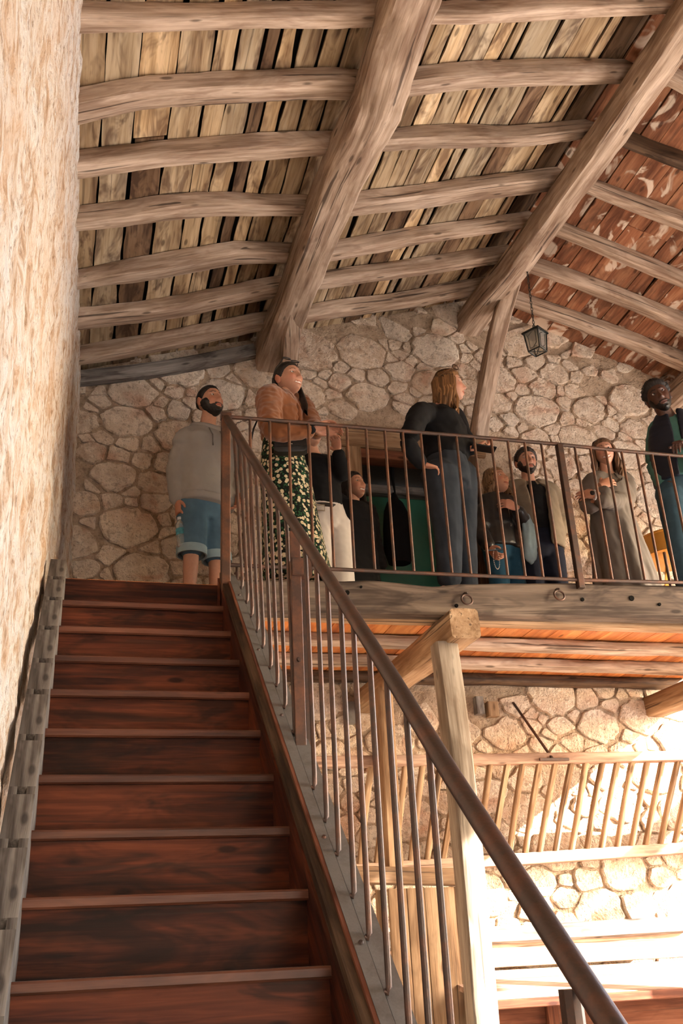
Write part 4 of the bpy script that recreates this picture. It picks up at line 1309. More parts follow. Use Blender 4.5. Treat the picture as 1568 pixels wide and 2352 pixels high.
def body_of(P, name='body', extra=None, vox=.011):
    """the continuous body under the clothes from a table of joints"""
    mb = MB()
    fl, fu = P['f_low'], P['f_up']; k = P.get('k', 1.0)
    pel, wai, che, nek = P['pelvis'], P['waist'], P['chest'], P['neck']
    torso(mb, [(pel - V((0, 0, .07)), fl, .12 * k, .09 * k), (pel, fl, .150 * k, .105 * k), (wai, fl, .122 * k, .090 * k), (che, fu, .145 * k, .105 * k), (che + (nek - che) * .6, fu, .135 * k, .085 * k), (nek, fu, .06 * k, .055 * k)])
    limb(mb, [nek - V((0, 0, .05)), P['head'] + V((0, 0, -.06))], [.058 * k, .050 * k], 14)
    for s in 'lr':
        limb(mb, [nek + (P['sh_' + s] - nek) * .4, P['sh_' + s], P['el_' + s], P['wr_' + s]], [.050 * k, .050 * k, .037 * k, .024 * k])
        limb(mb, [pel + (P['hip_' + s] - pel) * .7, P['hip_' + s], P['kn_' + s], P['an_' + s]], [.085 * k, .082 * k, .054 * k, .036 * k])
        a = P['an_' + s]; ft = P.get('foot_' + s, fl)
        limb(mb, [a + V((0, 0, -.02)) - V(ft).normalized() * .03, a + V((0, 0, -.045)) + V(ft).normalized() * .15], [.036 * k, .028 * k])
    v2, n2, f2 = remesh(mb, vox, 4)
    return v2, f2

def finish_body(P, root, skin, headargs, hands, hs=1.0):
    v2, f2 = body_of(P)
    mb = MB(); mb.add(v2, f2, None, [tuple(skin)] * len(v2))
    hm = MB()
    if hands:
        for h in hands: hand(hm, **h)
        v3, n3, f3 = remesh(hm, .0032, 3)
        red = (min(1, skin[0] * 1.0), skin[1] * .90, skin[2] * .87)
        mb.add(v3, f3, None, [red] * len(v3))
    M4 = head_frame(P['head'], *P['look'])
    G = head_mesh(mb, M4, hs, skin, **headargs)
    ob = make('body', mb, M_SKIN, root, smooth=180)
    return ob, M4, G

def shoe(parent, an, f, mat, k=1.0, sole=None):
    f = V(f).normalized(); s = V((f.y, -f.x, 0)); b = MB(); an = V((an.x, an.y, ZL))
    rings = []
    for t_, w, h, z in ((-.075, .026, .045, .045), (-.05, .036, .075, .042), (.0, .039, .085, .045), (.06, .042, .062, .034), (.12, .045, .045, .026), (.165, .040, .036, .021), (.19, .022, .024, .015)):
        c = an + f * (t_ * k) + V((0, 0, h / 2 + .003))
        rings.append([c + s * (math.cos(2 * math.pi * q2 / 14) * w) + V((0, 0, math.sin(2 * math.pi * q2 / 14) * h / 2)) for q2 in range(14)])
    b.loft(rings, True); return make('shoe', b, mat, parent, smooth=60)

def sleeve(mb, P, s, r=(.070, .058, .045), cut=1.0, extra=0.):
    nek = P['neck']; sh, el, wr = P['sh_' + s], P['el_' + s], P['wr_' + s]
    limb(mb, [nek + (sh - nek) * .35 + V((0, 0, -.03)), sh, el, el + (wr - el) * cut], [r[0] * .95, r[0], r[1], r[2]], 12)

def legs_cloth(mb, P, r=(.098, .075, .060), cut=1.0):
    for s in 'lr':
        h_, kn, an = P['hip_' + s], P['kn_' + s], P['an_' + s]
        end = kn + (an - kn) * (cut - 1.) if cut > 1 else h_ + (kn - h_) * cut
        pts = [h_ + V((0, 0, .03)), h_ + (kn - h_) * .5, kn, end] if cut > 1 else [h_ + V((0, 0, .03)), h_ + (end - h_) * .5, end]
        rr = [r[0], (r[0] + r[1]) / 2, r[1], r[2]] if cut > 1 else [r[0], (r[0] + r[1]) / 2, r[1]]
        limb(mb, pts, rr, 14)
    pel = P['pelvis']
    k = P.get('k', 1.0)
    torso(mb, [(pel - V((0, 0, .10)), P['f_low'], .11 * k, .095 * k), (pel, P['f_low'], .165 * k, .118 * k), (P['waist'] + V((0, 0, -.01)), P['f_low'], .138 * k, .104 * k)])

def joints(Y, base, f_low, f_up, H=1.7, **kw):
    """fill a standing pose from a base point, then replace the joints that are given"""
    f = V((*f_low, 0)).normalized(); s = V((-f.y, f.x, 0)); fu = V((*f_up, 0)).normalized(); su = V((-fu.y, fu.x, 0))
    k = H / 1.75; B = V((base[0], base[1], ZL))
    P = dict(f_low=f, f_up=fu, k=k)
    P['pelvis'] = B + V((0, 0, .92 * k)); P['waist'] = B + V((0, 0, 1.06 * k)); P['chest'] = B + V((0, 0, 1.28 * k)); P['neck'] = B + V((0, 0, 1.46 * k))
    P['head'] = B + V((0, 0, 1.635 * k)) + fu * .02
    for t_, g in (('l', 1), ('r', -1)):
        P['sh_' + t_] = B + su * (g * .185 * k) + V((0, 0, 1.40 * k)); P['el_' + t_] = B + su * (g * .225 * k) + V((0, 0, 1.11 * k)); P['wr_' + t_] = B + su * (g * .235 * k) + fu * .05 + V((0, 0, .86 * k))
        P['hip_' + t_] = B + s * (g * .085 * k) + V((0, 0, .88 * k)); P['kn_' + t_] = B + s * (g * .095 * k) + f * .02 + V((0, 0, .49 * k)); P['an_' + t_] = B + s * (g * .10 * k) + V((0, 0, .085))
    P['look'] = (0., 0., 0.)
    P.update(kw)
    return P
# ================================================================ people on the balcony
J = atY
LIGHT = (.50, .265, .175); TAN = (.46, .235, .15); DEEP = (.085, .036, .022)
M_HGREY = cloth('grey_marl_jersey', (.30, .275, .25), weave=420., var=.10)
M_DENIM = cloth('blue_denim', (.075, .135, .185), weave=330., var=.30)
M_DENIMDK = cloth('charcoal_denim', (.030, .036, .045), weave=330., var=.35)
M_DENIMTEAL = cloth('washed_blue_denim', (.050, .095, .125), weave=330., var=.40)
M_DENIMLT = cloth('pale_denim', (.25, .34, .37), weave=330., var=.25)
M_SUEDE = cloth('tan_suede', (.215, .078, .029), weave=120., var=.22, sheen=.3)
M_BLK = cloth('black_knit', (.010, .010, .011), weave=300., var=.2)
M_BLKCOAT = cloth('black_wool', (.007, .007, .008), weave=220.)
M_LEATHER = cloth('black_leather', (.012, .011, .011), rough=.38, weave=160., spec=.5)
M_OLIVE = cloth('olive_gabardine', (.21, .168, .12), weave=420., var=.16)
M_TRENCH = cloth('taupe_trench_cotton', (.155, .130, .110), weave=420., var=.14, rough=.75)
M_NAVY = cloth('navy_quilted_nylon', (.010, .012, .022), rough=.6, weave=200., spec=.3)
M_MINT = cloth('mint_green_fleece', (.085, .20, .165), weave=380., var=.15)
M_NAVYTR = cloth('navy_trousers', (.012, .014, .024), weave=320.)
M_WHITE = cloth('off_white_cotton', (.55, .50, .45), weave=300., var=.08)
M_SHOE = cloth('black_shoe', (.012, .011, .010), rough=.5, weave=90., spec=.4)
M_SNEAK = cloth('white_sneaker', (.55, .53, .50), rough=.6, weave=90.)
M_PLASTICBLK = plain('black_plastic', (.010, .010, .011), .3, 0, .5)
M_SILVER = plain('polished_silver', (.6, .58, .55), .25, 1., .5)
t = NT('floral_skirt_print')
vv = t.vec('obj')
wob = t.noise(vv, 60, 2)
vo = t.n('ShaderNodeTexVoronoi'); vo.inputs['Scale'].default_value = 36.; t.l(vv, vo.inputs['Vector'])
d_ = t.math('ADD', vo.outputs['Distance'], t.math('MULTIPLY', wob, .42))
fl_ = t.ramp(d_, [(.60, (1, 1, 1)), (.66, (0, 0, 0))])
vo2 = t.n('ShaderNodeTexVoronoi'); vo2.inputs['Scale'].default_value = 62.; t.l(vv, vo2.inputs['Vector'])
grn = t.ramp(vo2.outputs['Distance'], [(.30, (.025, .085, .035)), (.46, (.008, .010, .008))])
c = t.mix(fl_, grn, (.60, .50, .33))
c = t.mix(t.ramp(d_, [(.30, (1, 1, 1)), (.36, (0, 0, 0))]), c, (.42, .22, .06))
M_FLORAL = t.done(c, .85, 0, .15)
H_BLACK = hair_mat('black_hair', (.004, .003, .003), (.010, .008, .007), (.028, .022, .018))
H_DARK = hair_mat('dark_brown_hair', (.006, .004, .003), (.018, .011, .008), (.05, .030, .02))
H_HONEY = hair_mat('honey_blonde_hair', (.055, .025, .010), (.16, .075, .028), (.36, .19, .075))
H_BLOND = hair_mat('ash_blonde_hair', (.065, .034, .016), (.17, .095, .045), (.36, .22, .11))
H_BROWN = hair_mat('mid_brown_hair', (.035, .017, .009), (.105, .052, .027), (.25, .14, .075))

def base_at(px, py, Y): p = J(px, py, Y); return (p.x, p.y)

# ---------------------------------------------------------------- 1. grey hoodie and denim shorts
Y = 2.98; bs = base_at(466, 1160, Y)
root = thing('person', (bs[0], Y, ZL), 'person in a grey hoodie and denim shorts at the head of the stairs', 'person', 'visitors on the balcony')
P = joints(Y, bs, (.45, -.89), (.42, -.9), 1.74)
P.update(head=J(482, 925, 2.94), neck=J(474, 982, 2.98), look=(.50, .10, .08))
P.update(sh_r=J(424, 1010, 2.93), el_r=J(404, 1085, 2.95), wr_r=J(408, 1150, 2.90), sh_l=J(531, 1012, 3.05), el_l=J(560, 1085, 3.08), wr_l=J(547, 1134, 2.96), chest=J(474, 1035, 2.98), waist=J(470, 1115, 2.98), pelvis=J(467, 1165, 2.98))
hd = [dict(wrist=P['wr_r'], d=(.06, -.05, -1), pn=(.9, .25, 0), thumb=(.3, -.9, 0), curl=(.75, .9, .5)), dict(wrist=P['wr_l'], d=(-.15, -.1, -1), pn=(-.8, -.5, 0), thumb=(-.4, -.9, 0), curl=(.4, .5, .3))]
ob, M4, G = finish_body(P, root, TAN, dict(smile=.25, iris=(.03, .018, .012), brow=(.012, .008, .006), gaze=(-.3, .2), blush=.5), hd)
make('hair', shell(G, M4, 1, scalp(.072, .040, -.02, .004), .011, 1., .15), H_BLACK, root, smooth=180)
make('beard', shell(G, M4, 1, beard_mask(), .009, 2., .3), H_BLACK, root, smooth=180)
mb = MB()
torso(mb, [(P['waist'] + V((0, 0, -.12)), P['f_low'], .200, .165), (P['waist'] + V((0, 0, -.06)), P['f_low'], .200, .162), (P['waist'], P['f_low'], .182, .145), (P['chest'] + V((0, 0, -.05)), P['f_up'], .188, .148), (P['chest'] + V((0, 0, .06)), P['f_up'], .178, .128), (P['neck'] + V((0, 0, -.035)), P['f_up'], .105, .085)], 20)
sleeve(mb, P, 'r', (.080, .066, .050), .97); sleeve(mb, P, 'l', (.080, .066, .050), .97)
hoodie = garment('hoodie', mb, M_HGREY, root, amp=.012, fx=10, fz=11, seed=2.)
b = MB(); ring = [P['neck'] + V((math.cos(a) * .092, math.sin(a) * .078, -.02 + .022 * math.sin(a - .8))) for a in [2 * math.pi * k / 20 for k in range(21)]]
b.tube(ring, [.024] * 21, 8, cap=False); make('hood', b, M_HGREY, hoodie, smooth=60)
fu = P['f_up']; su = V((-fu.y, fu.x, 0))
b = MB()
for g in (-1, 1):
    p0 = P['neck'] + fu * .098 + su * (g * .042) + V((0, 0, -.06)); b.tube([p0, p0 + fu * .045 + V((0, 0, -.07)), p0 + fu * .058 + V((0, 0, -.155)) + su * g * .006], .004, 6)
make('drawstrings', b, cloth('grey_cord', (.20, .18, .165)), hoodie, smooth=60)
b = MB(); pc = P['waist'] + fu * .145
for (x0, x1, z0, z1) in ((-.115, .115, -.045, .005), (-.085, .085, .005, .055)):
    b.loft([[pc + su * x + fu * (.012 - 2.6 * x * x) + V((0, 0, z)) for x in (x0, x0 * .5, 0, x1 * .5, x1)] + [pc + su * x + fu * (-.02 - 2.6 * x * x) + V((0, 0, z)) for x in (x1, 0, x0)] for z in (z0, z1)], True)
make('pocket', b, M_HGREY, hoodie, smooth=60)
b = MB(); b.loft([ell_ring(P['waist'] + V((0, 0, z)), P['f_low'], w, d, 24, pw=2.3) for z, w, d in ((-.165, .186, .150), (-.158, .196, .160), (-.115, .198, .162), (-.105, .190, .154))], True); make('waistband', b, M_HGREY, hoodie, smooth=60)
mb = MB(); legs_cloth(mb, P, (.102, .088, .08), .99); shorts = garment('denim_shorts', mb, M_DENIM, root, amp=.006, seed=5.)
for s in 'lr':
    e_ = P['hip_' + s].lerp(P['kn_' + s], .99); d = (P['kn_' + s] - P['hip_' + s]).normalized()
    b = MB(); b.loft([ell_ring(e_ + d * t_, P['f_low'], w, w, 20) for t_, w in ((-.01, .086), (-.01, .096), (.045, .096), (.045, .086))], False); make('turned_cuff', b, M_DENIMLT, shorts, smooth=50)
    shoe(root, P['an_' + s], P['f_low'], M_SNEAK)
# water bottle he holds by the neck
bt = P['wr_r'] + V((.012, -.012, -.125)); ax = V((.10, -.06, -1)).normalized()
t = NT('clear_plastic'); t.b.inputs['Transmission Weight'].default_value = .8; t.b.inputs['Alpha'].default_value = .8
M_PET = t.done((.62, .72, .72), .12, 0, .5)
bo = thing('water_bottle', bt + ax * .21, 'small clear water bottle held by the person in the grey hoodie', 'bottle')
b = MB(); prof = [(.0, .010), (.012, .012), (.02, .014), (.04, .028), (.055, .031), (.075, .031), (.08, .029), (.12, .0295), (.125, .031), (.135, .0285), (.145, .031), (.155, .0285), (.165, .031), (.175, .0285), (.185, .031), (.198, .030), (.203, .024)]
b.tube([bt + ax * a for a, r in prof], [r for a, r in prof], 18); make('plastic_body', b, M_PET, bo, smooth=60)
b = MB(); b.tube([bt + ax * .078, bt + ax * .081, bt + ax * .118, bt + ax * .121], [.0300, .0313, .0313, .0300], 18); make('paper_label', b, plain('blue_green_label', (.05, .20, .24), .5, var=.6, scale=60.), bo, smooth=60)
b = MB(); b.tube([bt - ax * .004, bt + ax * .014], .0145, 14); make('cap', b, plain('white_cap', (.6, .62, .62), .4), bo, smooth=40)

# ---------------------------------------------------------------- 2. tan jacket and floral skirt
Y = 2.42; bs = base_at(668, 1240, Y)
root = thing('person', (bs[0], Y, ZL), 'person in a tan suede jacket and floral skirt leaning on the railing', 'person', 'visitors on the balcony')
P = joints(Y, bs, (.80, -.6), (.86, -.5), 1.62)
P.update(head=J(662, 873, 2.40), neck=J(648, 918, 2.44), chest=J(643, 955, 2.43), waist=J(645, 1012, 2.42), pelvis=J(652, 1062, 2.42), look=(.52, .06, .10))
P.update(sh_r=J(616, 908, 2.30), el_r=J(622, 994, 2.12), wr_r=J(716, 987, 2.09), sh_l=J(690, 925, 2.54), el_l=J(722, 985, 2.42), wr_l=J(728, 992, 2.16))
hd = [dict(wrist=P['wr_r'] + V((.01, 0, .01)), d=(.9, -.1, .32), pn=(.1, -.3, -1), thumb=(0, 1, .2), curl=(.30, .45, .35)), dict(wrist=P['wr_l'] + V((.01, -.02, -.01)), d=(.95, -.2, .12), pn=(.2, -.5, -.8), thumb=(0, .5, 1), curl=(.45, .6, .4))]
ob, M4, G = finish_body(P, root, LIGHT, dict(female=True, smile=.9, open_=.35, iris=(.06, .07, .06), brow=(.012, .008, .006), gaze=(-.6, .2), blush=.55), hd, .98)
make('hair', shell(G, M4, .98, scalp(.070, .040, -.06, -.004), .012, 1., .10), H_BLACK, root, smooth=180)
rg = random.Random(4); roots = []
for i in range(46):
    a = lerp(2.0, 2 * math.pi - 1.9, i / 45.); sx, cy = math.sin(a), math.cos(a)
    roots.append([V((sx * .05, cy * .08 - .01, .06)), V((sx * .075, cy * .10 - .01, .02)), V((sx * .080, cy * .098 - .012, -.05)), V((sx * .070, -.065 + .02 * cy, -.13)), V((sx * .06 + .03, -.06 + rg.uniform(-.02, .02), -.20 - .05 * rg.random()))])
for i in range(14): roots.append([V((-.055 - .001 * i, .005, .02)), V((-.076, .0 + .002 * i, -.05)), V((-.070 - .001 * i, .012 + .002 * i, -.13)), V((-.06, .03 + .003 * i, -.20)), V((-.05, .04 + .002 * i, -.24 - .003 * i))])
mb = MB(); locks(mb, M4, .98, roots, .011, 4); make('hair_lengths', mb, H_BLACK, root, smooth=60)
b = MB()       # sunglasses pushed up into the hair
for sx in (-1, 1):
    pts = [V((sx * (.036 + .026 * math.cos(a)), .050 - .021 * math.sin(a), .121 + .011 * math.sin(a))) for a in [2 * math.pi * k / 14 for k in range(15)]]
    b.tube([M4 @ p for p in pts], .003, 6, cap=False); b.tube([M4 @ V((sx * .062, .046, .115)), M4 @ V((sx * .080, -.02, .07)), M4 @ V((sx * .082, -.06, .01))], .0026, 6)
make('sunglasses', b, M_PLASTICBLK, root, smooth=60)
mb = MB()
torso(mb, [(P['waist'] + V((0, 0, -.01)), P['f_low'], .122, .112), (P['waist'] + V((0, 0, .05)), P['f_up'], .130, .120), (P['chest'], P['f_up'], .140, .126), (P['chest'] + V((0, 0, .07)), P['f_up'], .146, .116), (P['neck'] + V((0, 0, .0)), P['f_up'], .092, .084), (P['neck'] + V((0, 0, .03)), P['f_up'], .072, .066)], 20)
sleeve(mb, P, 'r', (.084, .068, .048), .95); sleeve(mb, P, 'l', (.072, .058, .044), .9)
jk = garment('suede_jacket', mb, M_SUEDE, root, amp=.012, fx=15, fz=22, seed=9.)
fu = P['f_up']; su = V((-fu.y, fu.x, 0)); b = MB()
for g in (-1, 1):
    b.tube([P['neck'] + fu * .02 + su * (g * .07) + V((0, 0, .035)), P['neck'] + fu * .075 + su * (g * .045) + V((0, 0, -.005)), P['chest'] + fu * .128 + su * (g * .022) + V((0, 0, .02)), P['waist'] + fu * .130 + su * (g * .016) + V((0, 0, .02))], [.012, .015, .014, .012], 8, flat=.6)
make('front_edges', b, M_SUEDE, jk, smooth=60)
# skirt
def skirt(rows, f, mat, name, parent, nf=9, n=54, seed=0., amp=1.0, label=None):
    rings = []
    for i, (c, w, d, am) in enumerate(rows):
        rings.append(ell_ring(c, f, w, d, n, mod=lambda a: 1 + am * amp * (.6 * math.sin(nf * a + seed) + .4 * math.sin((nf + 4) * a + seed * 2 + i * .25))))
    b = MB(); b.loft(rings, True)
    v2, n2, f2 = remesh(b, .012, 2)
    g = MB(); g.add(v2, f2); return make(name, g, mat, parent, smooth=180, label=label)
w0 = P['waist']; hem = V((bs[0] + .035, Y - .01, ZL + .09))
rows = []
for t_, w, d, am in ((-.04, .118, .104, .0), (.0, .125, .108, .01), (.12, .156, .128, .015), (.25, .172, .148, .02), (.5, .185, .162, .035), (.75, .205, .180, .05), (.97, .228, .200, .07), (1.0, .222, .195, .07)):
    rows.append((w0.lerp(hem, t_), w, d, am))
skirt(rows, P['f_low'], M_FLORAL, 'floral_skirt', root, seed=1.3)
for s in 'lr': shoe(root, P['an_' + s], P['f_low'], M_SHOE)
b = MB(); c = P['wr_r'] + V((-.012, 0, 0)); rg = random.Random(2)   # black ruffled wrist band
for k in range(26):
    a = 2 * math.pi * k / 26; p = c + V((rg.uniform(-.012, .012), math.cos(a) * .036, math.sin(a) * .036)); b.tube([p + V((-.016, 0, 0)), p, p + V((.016, 0, 0))], [.006, .015, .006], 7)
v2, n2, f2 = remesh(b, .004, 1); g = MB(); g.add(v2, f2); make('ruffled_wrist_band', g, M_BLK, root, smooth=60)
# cross-body bag
c = J(667, 1022, 2.16)
bag = thing('shoulder_bag', c + V((0, 0, -.07)), 'black box shoulder bag hanging against the floral skirt', 'bag')
b = MB(); yy = V((.22, .10, 0)).normalized(); xx2 = V((.975, -.22, 0)); nn = V((.22, .975, 0)); rings = []
for t_, w, h in ((-.032, .086, .052), (-.028, .094, .058), (.028, .094, .058), (.032, .086, .052)):
    rr_ = []
    for k in range(24):
        a = 2 * math.pi * (k + .5) / 24; ca, sa = math.cos(a), math.sin(a); r = (abs(ca) ** 7 + abs(sa) ** 7) ** (-1 / 7)
        rr_.append(c + xx2 * (ca * r * w * (1 - .08 * sa)) + V((0, 0, sa * r * h)) + nn * t_)
    rings.append(rr_)
b.loft(rings, True); make('bag_body', b, M_LEATHER, bag, smooth=45)
b = MB(); fr = c - nn * .035
b.loft([[fr + xx2 * x + V((0, 0, z)) - nn * e for x in (-.093, -.05, 0, .05, .093)] + [fr + xx2 * x + V((0, 0, z)) - nn * (e - .006) for x in (.093, 0, -.093)] for z, e in ((.056, .0), (.0, .004), (-.026, .002))], True); make('flap', b, M_LEATHER, bag, smooth=50)
b = MB(); b.box(fr + V((-.010, -.012, -.018)), fr + V((.010, -.002, -.012)), .002); make('clasp', b, M_SILVER, bag, smooth=30)
b = MB(); s0 = c + xx2 * -.085 + V((0, 0, .05)); s1 = c + xx2 * .085 + V((0, 0, .05))
b.tube([s0, J(608, 985, 2.20), J(594, 960, 2.26), J(590, 935, 2.36)], .0075, 6, flat=.4); b.tube([J(592, 962, 2.22), J(582, 985, 2.24), J(577, 1008, 2.26)], .0075, 6, flat=.4)
make('strap', b, M_LEATHER, bag, smooth=60)

# ---------------------------------------------------------------- 3. black jumper, raised arm, white trousers
Y = 3.20; bs = base_at(752, 1250, Y)
root = thing('person', (bs[0], Y, ZL), 'person in a black jumper and white trousers with one arm raised', 'person', 'visitors on the balcony')
P = joints(Y, bs, (.25, -.97), (.2, -.98), 1.66)
P.update(head=J(710, 1000, 3.20), neck=J(722, 1046, 3.22), chest=J(732, 1090, 3.20), waist=J(742, 1150, 3.20), pelvis=J(748, 1190, 3.20), look=(.45, .12, .0))
P.update(sh_r=J(688, 1068, 3.2), el_r=J(690, 1130, 3.22), wr_r=J(705, 1175, 3.12), sh_l=J(756, 1068, 3.2), el_l=J(788, 1094, 3.10), wr_l=J(775, 1036, 3.02))
hd = [dict(wrist=P['wr_l'], d=(-.15, -.1, 1), pn=(-.7, -.6, .1), thumb=(-.5, .6, .3), curl=(.7, .9, .5))]
ob, M4, G = finish_body(P, root, LIGHT, dict(female=True, smile=.5, open_=.1), hd)
make('hair', shell(G, M4, 1, scalp(.068, .036, -.06, -.01), .016, 3., .12), H_DARK, root, smooth=180)
mb = MB(); torso(mb, [(P['waist'] + V((0, 0, -.06)), P['f_low'], .128, .11), (P['waist'], P['f_low'], .132, .112), (P['chest'], P['f_up'], .155, .122), (P['chest'] + V((0, 0, .08)), P['f_up'], .145, .105), (P['neck'] + V((0, 0, -.01)), P['f_up'], .075, .068)])
sleeve(mb, P, 'r', (.072, .058, .043)); sleeve(mb, P, 'l', (.072, .060, .043), .93)
garment('black_jumper', mb, M_BLK, root, amp=.006, seed=11.)
mb = MB(); legs_cloth(mb, P, (.098, .085, .085), 1.95); tr_ = garment('white_trousers', mb, M_WHITE, root, amp=.006, seed=12.)
b = MB(); b.loft([ell_ring(P['waist'] + V((0, 0, z)), P['f_low'], w, w * .8, 24) for z, w in ((-.095, .130), (-.095, .138), (-.065, .138), (-.065, .130))], False); belt = make('belt', b, M_LEATHER, tr_, smooth=50)
c = J(735, 1166, 3.06); b = MB(); fr_ = [c + V((x, 0, z)) for x, z in ((-.03, -.02), (.03, -.02), (.03, .02), (-.03, .02), (-.03, -.02))]; b.tube(fr_, .005, 6, up=(0, 1, 0)); make('buckle', b, M_SILVER, tr_, smooth=50)
for s in 'lr': shoe(root, P['an_' + s], P['f_low'], M_SNEAK)

# ---------------------------------------------------------------- 4. laughing woman in the doorway
Y = 3.64; bs = base_at(812, 1250, Y)
root = thing('person', (bs[0], Y, ZL), 'person in a plain black coat standing beside the green doorway', 'person', 'visitors on the balcony')
P = joints(Y, bs, (.45, -.89), (.4, -.9), 1.52)
P.update(head=J(812, 1118, 3.62), neck=J(808, 1165, 3.65), look=(.50, .10, .12))
ob, M4, G = finish_body(P, root, LIGHT, dict(female=True, smile=1., open_=.85, blush=.5, iris=(.03, .02, .012), brow=(.012, .008, .006)), None, .96)
make('hair', shell(G, M4, .96, scalp(.070, .040, -.06, -.01), .014, 3., .10), H_BLACK, root, smooth=180)
make('hair_lengths', long_hair(M4, .96, .27, 8, .01, .088, face_gap=1.25), H_BLACK, root, smooth=60)
mb = MB(); c0_ = P['pelvis']; 
torso(mb, [(c0_ + V((0, 0, -.55)), P['f_low'], .22, .15), (c0_, P['f_low'], .19, .14), (P['waist'], P['f_low'], .175, .135), (P['chest'], P['f_up'], .175, .13), (P['chest'] + V((0, 0, .09)), P['f_up'], .155, .11), (P['neck'] + V((0, 0, .02)), P['f_up'], .068, .064)])
sleeve(mb, P, 'r', (.075, .062, .052)); sleeve(mb, P, 'l', (.075, .062, .052))
garment('black_coat', mb, M_BLKCOAT, root, amp=.008, seed=21.)
mb = MB(); legs_cloth(mb, P, (.09, .07, .055), 1.95); garment('dark_trousers', mb, M_BLK, root, amp=.004)
for s in 'lr': shoe(root, P['an_' + s], P['f_low'], M_SHOE)
# ---------------------------------------------------------------- 5. tall woman in black, hand on hip, phone in the other hand
Y = 2.36; bs = base_at(1040, 1250, Y)
root = thing('person', (bs[0], Y, ZL), 'person in a black jumper and charcoal jeans with one hand on the hip', 'person', 'visitors on the balcony')
P = joints(Y, bs, (.93, -.36), (.95, -.3), 1.66)
P.update(head=J(1030, 888, 2.38), neck=J(1004, 938, 2.38), chest=J(1012, 985, 2.37), waist=J(1022, 1040, 2.36), pelvis=J(1032, 1092, 2.36), look=(1.20, .04, .0))
P.update(sh_r=J(962, 948, 2.24), el_r=J(934, 1020, 2.13), wr_r=J(968, 1066, 2.19), sh_l=J(1040, 950, 2.50), el_l=J(1072, 1025, 2.44), wr_l=J(1084, 1030, 2.26))
f = P['f_low']
P['hip_r'] = J(1010, 1095, 2.28); P['hip_l'] = J(1055, 1095, 2.44); P['kn_r'] = J(1030, 1225, 2.27); P['kn_l'] = J(1062, 1222, 2.44); P['an_r'] = V((J(1030, 1330, 2.27).x, 2.27, ZL + .085)); P['an_l'] = V((J(1068, 1330, 2.42).x, 2.42, ZL + .085))
hd = [dict(wrist=P['wr_r'], d=(.95, .1, -.15), pn=(.1, .3, -1), thumb=(0, .3, 1), curl=(.5, .7, .5)), dict(wrist=P['wr_l'], d=(.85, -.15, .05), pn=(.1, -.2, 1), thumb=(0, -1, .3), curl=(.65, .8, .6))]
ob, M4, G = finish_body(P, root, LIGHT, dict(female=True, smile=.3, blush=.6, iris=(.05, .035, .025)), hd, .98)
make('hair', shell(G, M4, .98, scalp(.066, .038, -.06, -.02), .016, 5., .08), H_HONEY, root, smooth=180)
make('hair_lengths', long_hair(M4, .98, .36, 15, .0, .090, wave=.014, face_gap=1.02, rad=.0115), H_HONEY, root, smooth=60)
b = MB()
for sx in (-1, 1):
    pts = [V((sx * (.036 + .026 * math.cos(a)), .060 - .018 * math.sin(a), .119 + .013 * math.sin(a))) for a in [2 * math.pi * k / 14 for k in range(15)]]
    b.tube([M4 @ p for p in pts], .0036, 6, cap=False); b.tube([M4 @ V((sx * .062, .062, .108)), M4 @ V((sx * .088, .0, .07)), M4 @ V((sx * .090, -.05, .04))], .0032, 6)
make('sunglasses', b, plain('tortoiseshell', (.10, .045, .02), .3), root, smooth=60)
mb = MB(); torso(mb, [(P['waist'] + V((0, 0, -.06)), P['f_low'], .150, .138), (P['waist'] + V((.01, 0, .02)), P['f_up'], .148, .142), (P['chest'] + V((.012, 0, -.03)), P['f_up'], .152, .150), (P['chest'] + V((0, 0, .06)), P['f_up'], .155, .128), (P['neck'] + V((0, 0, -.015)), P['f_up'], .078, .072)], 20)
sleeve(mb, P, 'r', (.072, .056, .042), .97); sleeve(mb, P, 'l', (.070, .056, .040), .93)
garment('black_jumper', mb, M_BLK, root, amp=.012, fx=10, fz=14, seed=31.)
mb = MB(); legs_cloth(mb, P, (.118, .085, .070), 1.93); torso(mb, [(P['pelvis'] + V((0, 0, -.08)), f, .145, .125), (P['pelvis'] + V((-.01, 0, .01)), f, .160, .140), (P['waist'] + V((0, 0, -.02)), f, .14, .118)]); garment('charcoal_jeans', mb, M_DENIMDK, root, amp=.008, fx=12, fz=5, seed=33.)
for s in 'lr': shoe(root, P['an_' + s], P['f_low'], M_SHOE)
c = J(1110, 1030, 2.22); ph = thing('mobile_phone', c, 'dark mobile phone held out by the person with a hand on the hip', 'phone')
def phone(parent, c, d, n, l=.15, w=.072, th=.009):
    d = V(d).normalized(); n = V(n); n = (n - d * n.dot(d)).normalized(); s = d.cross(n)
    b = MB(); b.bar(c - d * l / 2, c + d * l / 2, w, th, n, .003); make('phone_case', b, M_PLASTICBLK, parent, smooth=30)
    b = MB(); b.bar(c - d * l * .47 + n * th * .5, c + d * l * .47 + n * th * .5, w * .92, .001, n, 0); make('phone_screen', b, plain('phone_glass', (.015, .02, .03), .1, 0, .6), parent, smooth=0)
phone(ph, c, (.95, -.1, -.13), (.1, .1, 1))

